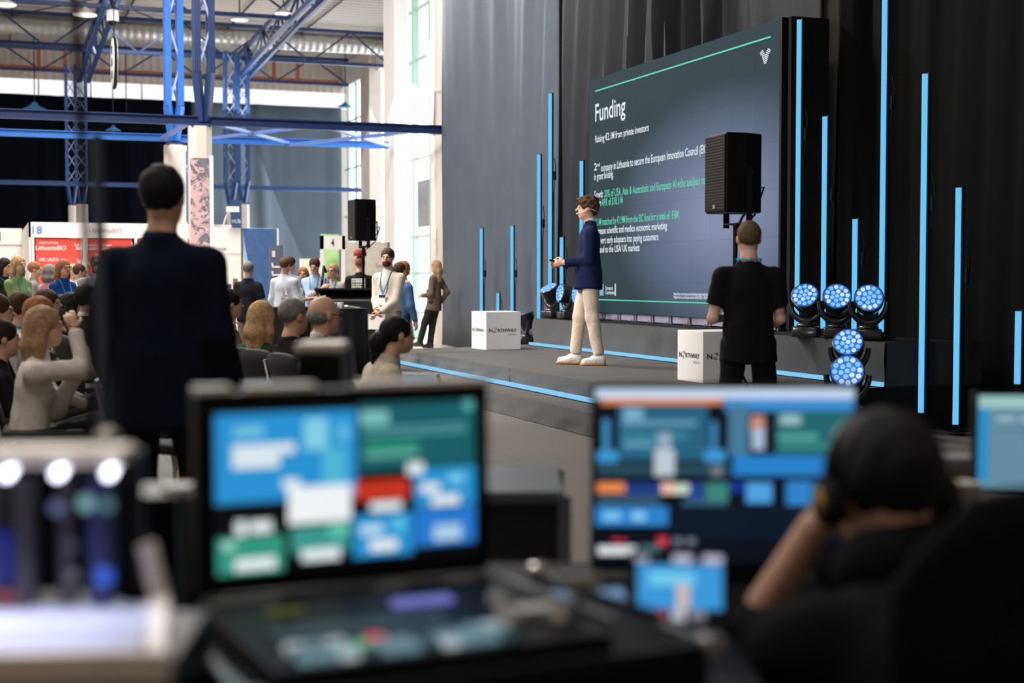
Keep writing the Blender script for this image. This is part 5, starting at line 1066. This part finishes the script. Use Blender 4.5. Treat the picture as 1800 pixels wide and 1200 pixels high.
# --- second monitor
p = desk((1275-900)/F*2.6, 2.6, .751); t = empty('wide_monitor', 'wide monitor showing video mixing windows in front of the headphoned person', 'monitor', p, -YAW)
hd = MB().box((0,.02,.185),(.488,.035,.345)).build('housing', M['black'], t, bevel=.004); MB().box((0,.07,.1),(.06,.06,.2)).build('stand', M['black'], t); MB().box((0,.06,.006),(.24,.18,.012)).build('foot', M['black'], t)
N_=(16,30,50); O_=(232,140,84); Bb=(46,132,205)
lst = [(1045,682,1505,700,(196,214,236)),(1055,700,1272,710,(225,135,80)),(1275,700,1505,722,(60,140,205)),(1085,712,1245,808,(38,98,128)),(1095,716,1130,742,(120,170,200)),(1092,738,1225,748,(96,150,180)),(1092,762,1210,770,(60,140,160)),(1096,776,1150,786,(100,160,190)),(1058,736,1070,808,(60,140,190)),(1250,740,1262,808,(60,130,180)),(1048,792,1085,812,(60,150,210)),(1240,790,1276,812,(60,150,210)),
 (1048,814,1285,836,(40,72,86)),(1156,760,1180,790,(150,170,185)),(1150,790,1186,836,(190,200,210)),(1252,820,1270,836,(120,130,140)),(1282,712,1318,800,(70,120,150)),(1318,730,1352,798,(14,24,36)),(1322,730,1346,762,(200,140,120)),(1324,752,1346,790,(170,190,215)),(1366,724,1500,798,(34,104,110)),(1374,728,1410,746,(150,190,195)),(1370,762,1440,772,(90,170,160)),(1372,780,1460,786,(70,150,140)),(1290,800,1505,836,(40,128,200)),
 (1048,848,1098,866,O_),(1100,848,1160,872,(30,60,130)),(1162,848,1186,868,(240,190,170)),(1186,850,1212,868,(200,220,200)),(1212,848,1240,880,(32,70,140)),(1242,848,1282,880,(60,130,120)),(1284,846,1312,866,(20,50,140)),(1314,848,1360,884,(80,160,225)),(1050,872,1160,886,(60,90,110)),(1200,880,1280,890,(60,100,120)),(1385,845,1505,890,(50,130,200)),
 (1045,890,1175,924,Bb),(1060,898,1090,916,(120,190,235)),(1110,898,1135,916,(130,195,235)),(1180,888,1505,950,(12,24,40)),(1075,948,1100,954,(200,50,80)),(1155,944,1175,960,(200,60,80)),(1185,946,1200,958,(110,120,130)),(1208,946,1224,958,(110,120,130)),(1050,960,1118,976,(220,225,228)),(1124,958,1160,974,(80,110,118))]
tiles('screen', hd, .478, .325, 1043, 680, 1507, 992, lst, -.0005, .190, (10,16,26))
# --- third monitor at the right edge
p = desk((1850-900)/F*3.05, 3.05, .751); t = empty('edge_monitor', 'monitor with a pale document at the right edge of the photo', 'monitor', p, -YAW+rad(-3)); hd = MB().box((0,.02,.20),(.32,.03,.215)).build('housing', M['black'], t, bevel=.004); MB().box((0,.05,.06),(.05,.04,.12)).build('stand', M['black'], t); MB().box((0,.05,.005),(.2,.15,.01)).build('foot', M['black'], t)
tiles('screen', hd, .305, .20, 1728, 700, 1975, 862, [(1728,700,1975,722,(150,195,190)),(1728,722,1745,850,(40,140,200)),(1748,724,1975,862,(98,140,158)),(1760,736,1790,744,(150,185,195)),(1800,736,1830,744,(150,185,195)),(1755,760,1900,764,(80,120,140))], 0, .20, (98,140,158))
t = dframe('side_desk', 'black side desk carrying the right edge monitor', 'desk', 1800, 3.2, 0); MB().box((0,0,.73),(1.3,.62,.04)).build('desktop', deskm, t, bevel=.004)
for x in (-.6,.6):
    for y in (-.26,.26): MB().box((x,y,.355),(.04,.04,.71)).build('leg', M['blackm'], t)
t = dframe('paper_cup', 'pale cup behind the headphoned person', 'cup', 1692, 3.05, .751); MB().lathe([(.03,0),(.042,.11),(.044,.115)], 20).build('cup_body', mat('cup_beige', (.5,.45,.4), .5), t, smooth=True)
t = dframe('white_device_box', 'white and beige device box behind the headphoned person', 'box', 1672, 3.3, .751); MB().box((0,0,.06),(.09,.07,.12)).build('body', mat('box_beige', (.42,.38,.33), .5), t, bevel=.004); MB().box((0,0,.13),(.1,.08,.02)).build('lid', mat('box_grey', (.35,.35,.36), .5), t)
# --- small switcher screen, key pad, white keyboard
p = desk((1195-900)/F*2.2, 2.2, .751); t = empty('small_field_screen', 'small bright blue field screen below the wide monitor', 'screen', p, -YAW+rad(-6)); Rt = Matrix.Rotation(rad(-18), 3, 'X')
bd = MB().box((0,0,0),(.155,.02,.115)).build('body', M['black'], t, bevel=.004); bd.location = (0,0,.068); bd.rotation_euler = (rad(-16),0,0)
tiles('screen', bd, .148, .108, 1122, 984, 1268, 1082, [(1132,1000,1262,1062,(58,150,215)),(1150,1010,1220,1030,(110,200,235)),(1192,1026,1212,1062,(200,185,180)),(1128,988,1150,998,(150,150,170)),(1186,986,1216,998,(185,185,210)),(1232,986,1262,998,(185,185,210)),(1132,1062,1158,1078,(150,150,160)),(1160,1062,1176,1078,(210,70,90)),(1184,1062,1206,1078,(180,185,195)),(1212,1062,1236,1078,(120,120,130))], -.0105, 0)
MB().box((0,.05,.012),(.1,.08,.022)).build('foot', M['black'], t)
p = desk((1030-900)/F*2.12, 2.12, .751); t = empty('key_pad', 'pale blue glowing key pad right of the production case', 'key pad', p, -YAW+rad(14)); bd = MB().box((0,0,0),(.145,.10,.018)).build('body', mat('pad_blue', (.06,.10,.16), .4), t, bevel=.004); bd.location = (0,0,.042); bd.rotation_euler = (rad(30),0,0)
for r_ in range(4):
    for c_ in range(7): MB().box((-.06+.020*c_,-.034+.023*r_,.012),(.016,.018,.006)).build('key', glow('pad_key',(112,148,185)), bd)
MB().box((0,.02,.015),(.12,.05,.03)).build('foot', M['black'], t)
t = dframe('white_keyboard', 'white keyboard at the bottom edge beside the production case', 'keyboard', 1075, 1.83, .751, 24); MB().box((0,0,.01),(.24,.10,.015)).build('body', mat('kb_white', (.55,.5,.45), .5), t, bevel=.004)
for r_ in range(4):
    for c_ in range(12): MB().box((-.105+.019*c_,-.033+.022*r_,.02),(.015,.017,.006)).build('key', M['white'], t)
t = dframe('brass_knob', 'small brass cap glinting between the key pad and the field screen', 'knob', 1112, 2.12, .751); MB().lathe([(.012,0),(.014,.03),(.009,.04)], 14).build('cap', mat('brass', (.6,.45,.22), .25, .9), t, smooth=True)
t = dframe('grey_control_box', 'grey control box at the lower edge before the headphoned person', 'box', 1165, 1.95, .751); MB().box((0,0,.012),(.10,.09,.022)).build('body', mat('box_darkgrey', (.12,.12,.12), .5), t, bevel=.003); MB().box((0,-.01,.025),(.08,.05,.004)).build('plate', mat('box_grey', (.35,.35,.36), .5), t)
# --- lit equipment case on the left
p = desk((95-900)/F*1.62, 1.62, .751); t = empty('lit_equipment_case', 'open pale trimmed equipment case with three bright spot lights, at lower left', 'case', p, -YAW+rad(3)); trim = mat('case_trim', (.78,.70,.62), .45); RR = .62
MB().box((-.32,-.05,.07),(.95,.34,.14)).build('lower_body', M['black'], t, bevel=.004)
MB().box((-.33,-.07,.160),(.90,.24,.012)).build('tray', mat('tray_white', (.55,.56,.66), .3), t)
MB().box((-.32,-.205,.160),(.97,.022,.034)).build('front_rail', trim, t, bevel=.004); m_ = MB(); m_.bar((.150,-.20,.165),(.105,.06,.165),.020,.02); m_.bar((.105,.06,.165),(.088,.065,.235),.018); m_.build('side_rail', trim, t, bevel=.003)
bk = MB().box((-.38,.085,.26),(.92,.012,.17)).build('back_panel', M['black'], t); MB().box((-.385,.06,.342),(.91,.075,.018)).build('top_rail', trim, t, bevel=.004)
pc = mat('tube_grey', (.07,.065,.08), .35, .4)
for i, (x, r_, m__) in enumerate(((-.088,.016,pc),(-.05,.016,pc),(.040,.017,mat('tube_blue_grey',(.04,.05,.16),.35,.3)),(.0,.010,pc),(-.16,.018,pc))): MB().tube([(x,.045,.168),(x,.045,.315)], r_, 14, m_ and 0).build('cylinder', m__, t, smooth=True)
MB().box((-.069,.03,.225),(.018,.01,.06)).build('blue_display', glow('deep_blue',(24,36,120)), t)
MB().box((-.069,.03,.18),(.03,.01,.014)).build('red_strip', mat('dull_red', (.25,.06,.06), .5), t)
for x, z, col, r_ in ((.048,.205,(40,95,215),.010),(.028,.290,(120,170,175),.009),(.052,.288,(80,120,120),.008),(-.005,.285,(90,100,140),.008),(.01,.24,(60,64,84),.007),(.012,.205,(90,90,98),.007)): MB().lathe([(r_,0),(r_*.6,.004)], 14, (x,.02,z), Matrix.Rotation(rad(90),3,'X')).build('indicator', glow('ind_%d_%d' % (col[0], col[2]), col, 1.1), t)
for x in (-.058,.001,.060,-.118,-.178):
    sx = -.001+(x-.001)*.98; m_ = MB(); m_.lathe([(.006,0),(.005,-.004)], 14, (sx,.03,.331)); m_.lathe([(.0055,0),(.0055,.012)], 14, (sx,.018,.326), Matrix.Rotation(rad(90),3,'X')); m_.build('spot_lamp', glow('led_white',(235,238,255),6), t)
    q = t.matrix_basis @ Vector((sx,-.02,.318)); light('SPOT', 'case_led', q, q+Vector((0,0,-1))-FWH*.45, .75, (.72,.76,1), spot=115, blend=.7, radius=.008)
t = dframe('rack_box', 'plain black rack box standing between the lit case and the production case', 'box', 296, 2.5, .751, 6); MB().box((0,0,.09),(.13,.2,.18)).build('body', M['black'], t, bevel=.004); MB().box((0,-.102,.12),(.10,.004,.012)).build('vent_strip', M['blackm'], t)
# thin poles and small hardware
t = dframe('light_stand', 'dark blurred pole running up the left side of the photo', 'stand', 168, 2.35, .751); MB().tube([(0,0,0),(-.012,0,.55),(-.035,0,1.25)], .0075, 8).build('pole', M['blackm'], t, smooth=True); MB().lathe([(.05,0),(.05,.012),(.02,.02)], 16).build('base', M['blackm'], t, smooth=True); MB().lathe([(.014,0),(.014,.04)], 10, (-.003,0,.28)).build('clamp_collar', M['black'], t)
t = dframe('antenna', 'slim blue grey rod beside the dark pole on the left', 'antenna', 184, 2.45, .751); MB().tube([(0,0,0),(-.003,0,.45),(-.010,0,.80)], [.009,.009,.011], 10).build('rod', mat('rod_blue', (.05,.08,.13), .35, .3), t, smooth=True)
MB().lathe([(.03,0),(.03,.015),(.012,.03)], 14).build('base', M['black'], t, smooth=True)
t = dframe('mic_gooseneck', 'dull metal swivel head on a short stem beside the lit case', 'microphone', 222, 2.05, .751); MB().tube([(.03,0,0),(.02,0,.15),(.0,0,.27),(-.03,0,.30)], .008, 8).build('stem', M['blackm'], t, smooth=True)
for x, z, r_ in ((-.03,.315,.02),(.005,.292,.017)): MB().lathe([(r_*.6,-r_),(r_,-r_*.3),(r_,r_*.5),(r_*.5,r_)], 14, (x,0,z)).build('swivel', mat('dull_metal', (.3,.27,.25), .4, .5), t, smooth=True)
MB().lathe([(.03,0),(.03,.012)], 14, (.03,0,0)).build('base', M['black'], t, smooth=True)
t = dframe('short_stand', 'short blue grey stand with a pale cap between the lit case and production case', 'stand', 318, 2.3, .751); MB().tube([(0,0,0),(0,0,.20)], .010, 10).build('post', mat('post_blue', (.12,.17,.22), .35, .5), t, smooth=True); MB().box((-.008,0,.208),(.05,.03,.018)).build('cap', mat('trim_white', (.8,.76,.7), .4), t, bevel=.005); MB().lathe([(.03,0),(.03,.012)], 14).build('base', M['black'], t, smooth=True)
m_ = MB(); a = desk((250-900)/F*1.95,1.95,.77); b_ = desk((300-900)/F*1.75,1.75,.765)
for i in range(2):
    pts = [desk((235+i*45-900)/F*2.0,2.0+.02*k*0-.06*k,.762+.02*math.sin(k*1.3+i)) + RT*.03*math.sin(k*.9+i*2) for k in range(7)]; tag(MB().tube(pts, .008, 7).build('cable', M['black'], smooth=True), ('left' if i == 0 else 'right')+' black cable lying between the lit case and the production case', 'cable')
# camera standing behind the left monitor
q = desk((567-900)/F*3.1, 3.1, 0); t = empty('video_camera', 'black video camera with a pale top rising behind the left monitor', 'camera', (q.x, q.y, .98), -YAW); MB().box((0,0,.09),(.095,.16,.15)).build('camera_body', M['black'], t, bevel=.01); MB().box((0,0,.175),(.10,.15,.022)).build('top_plate', mat('grey_top', (.85,.78,.72), .45), t, bevel=.006); MB().box((.028,-.085,.02),(.045,.012,.04)).build('display', glow('blue_small',(72,104,160)), t, bevel=.002); MB().tube([(0,.08,.09),(0,.2,.09)], .04, 16).build('lens', M['black'], t, smooth=True)
u = empty('camera_tripod', 'black tripod under the video camera behind the left monitor', 'tripod', (q.x, q.y, 0), -YAW); MB().box((0,0,.94),(.07,.09,.07)).build('head', M['blackm'], u); MB().tube([(0,0,.6),(0,0,.92)], .018, 10).build('column', M['blackm'], u)
for i in range(3): a = 2.09*i+.5; MB().tube([(0,0,.75),(.3*math.cos(a),.3*math.sin(a),.01)], .012, 8).build('leg', M['blackm'], u)
# office chairs
def office_chair(px, f, rz, lab, ztop, w=.5):
    t = dframe('office_chair', lab, 'chair', px, f, 0, rz, 'office chairs'); n = 10; m_ = MB(); vs = []
    for j in range(9):
        v = j/8
        for i in range(n+1): u_ = -1+2*i/n; ww = w/2*(1-.10*abs(2*v-1)**3-(.18*(v > .99)+.08*(v > .86))); vs.append((u_*ww, -.22-.08*v+.05*u_*u_, .52+(ztop-.52)*v-.02*u_**4*(v > .8)))
    m_.add(vs, [(j*(n+1)+i, j*(n+1)+i+1, (j+1)*(n+1)+i+1, (j+1)*(n+1)+i) for j in range(8) for i in range(n)]); o = m_.build('backrest', mat('mesh_black', (.005,.005,.006), .9, spec=.1), t, smooth=True); s_ = o.modifiers.new('s','SOLIDIFY'); s_.thickness = .05; s_.offset = 0; bv_ = o.modifiers.new('b','BEVEL'); bv_.width = .015; bv_.segments = 2
    MB().box((0,.02,.47),(.48,.46,.08)).build('seat', mat('mesh_black', (.005,.005,.006), .9, spec=.1), t, bevel=.03, smooth=True); MB().tube([(0,0,.08),(0,0,.43)], .03, 12).build('gas_lift', M['blackm'], t, smooth=True); MB().bar((0,-.1,.44),(0,-.27,.6),.06,.02).build('back_bracket', M['blackm'], t)
    for i in range(5): a = 1.257*i; MB().bar((0,0,.09),(.29*math.cos(a),.29*math.sin(a),.06),.04,.03).build('base_arm', M['blackm'], t); MB().lathe([(.028,-.02),(.028,.02)],12,(.29*math.cos(a),.29*math.sin(a),.029),Matrix.Rotation(rad(90),3,'Y')).build('castor', M['black'], t)
    return t
rl = Ro.location; office_chair(900, 2, -14, 'black office chair whose back fills the lower right corner', 1.07, .54).location = (rl.x+.10, rl.y-.05, 0)
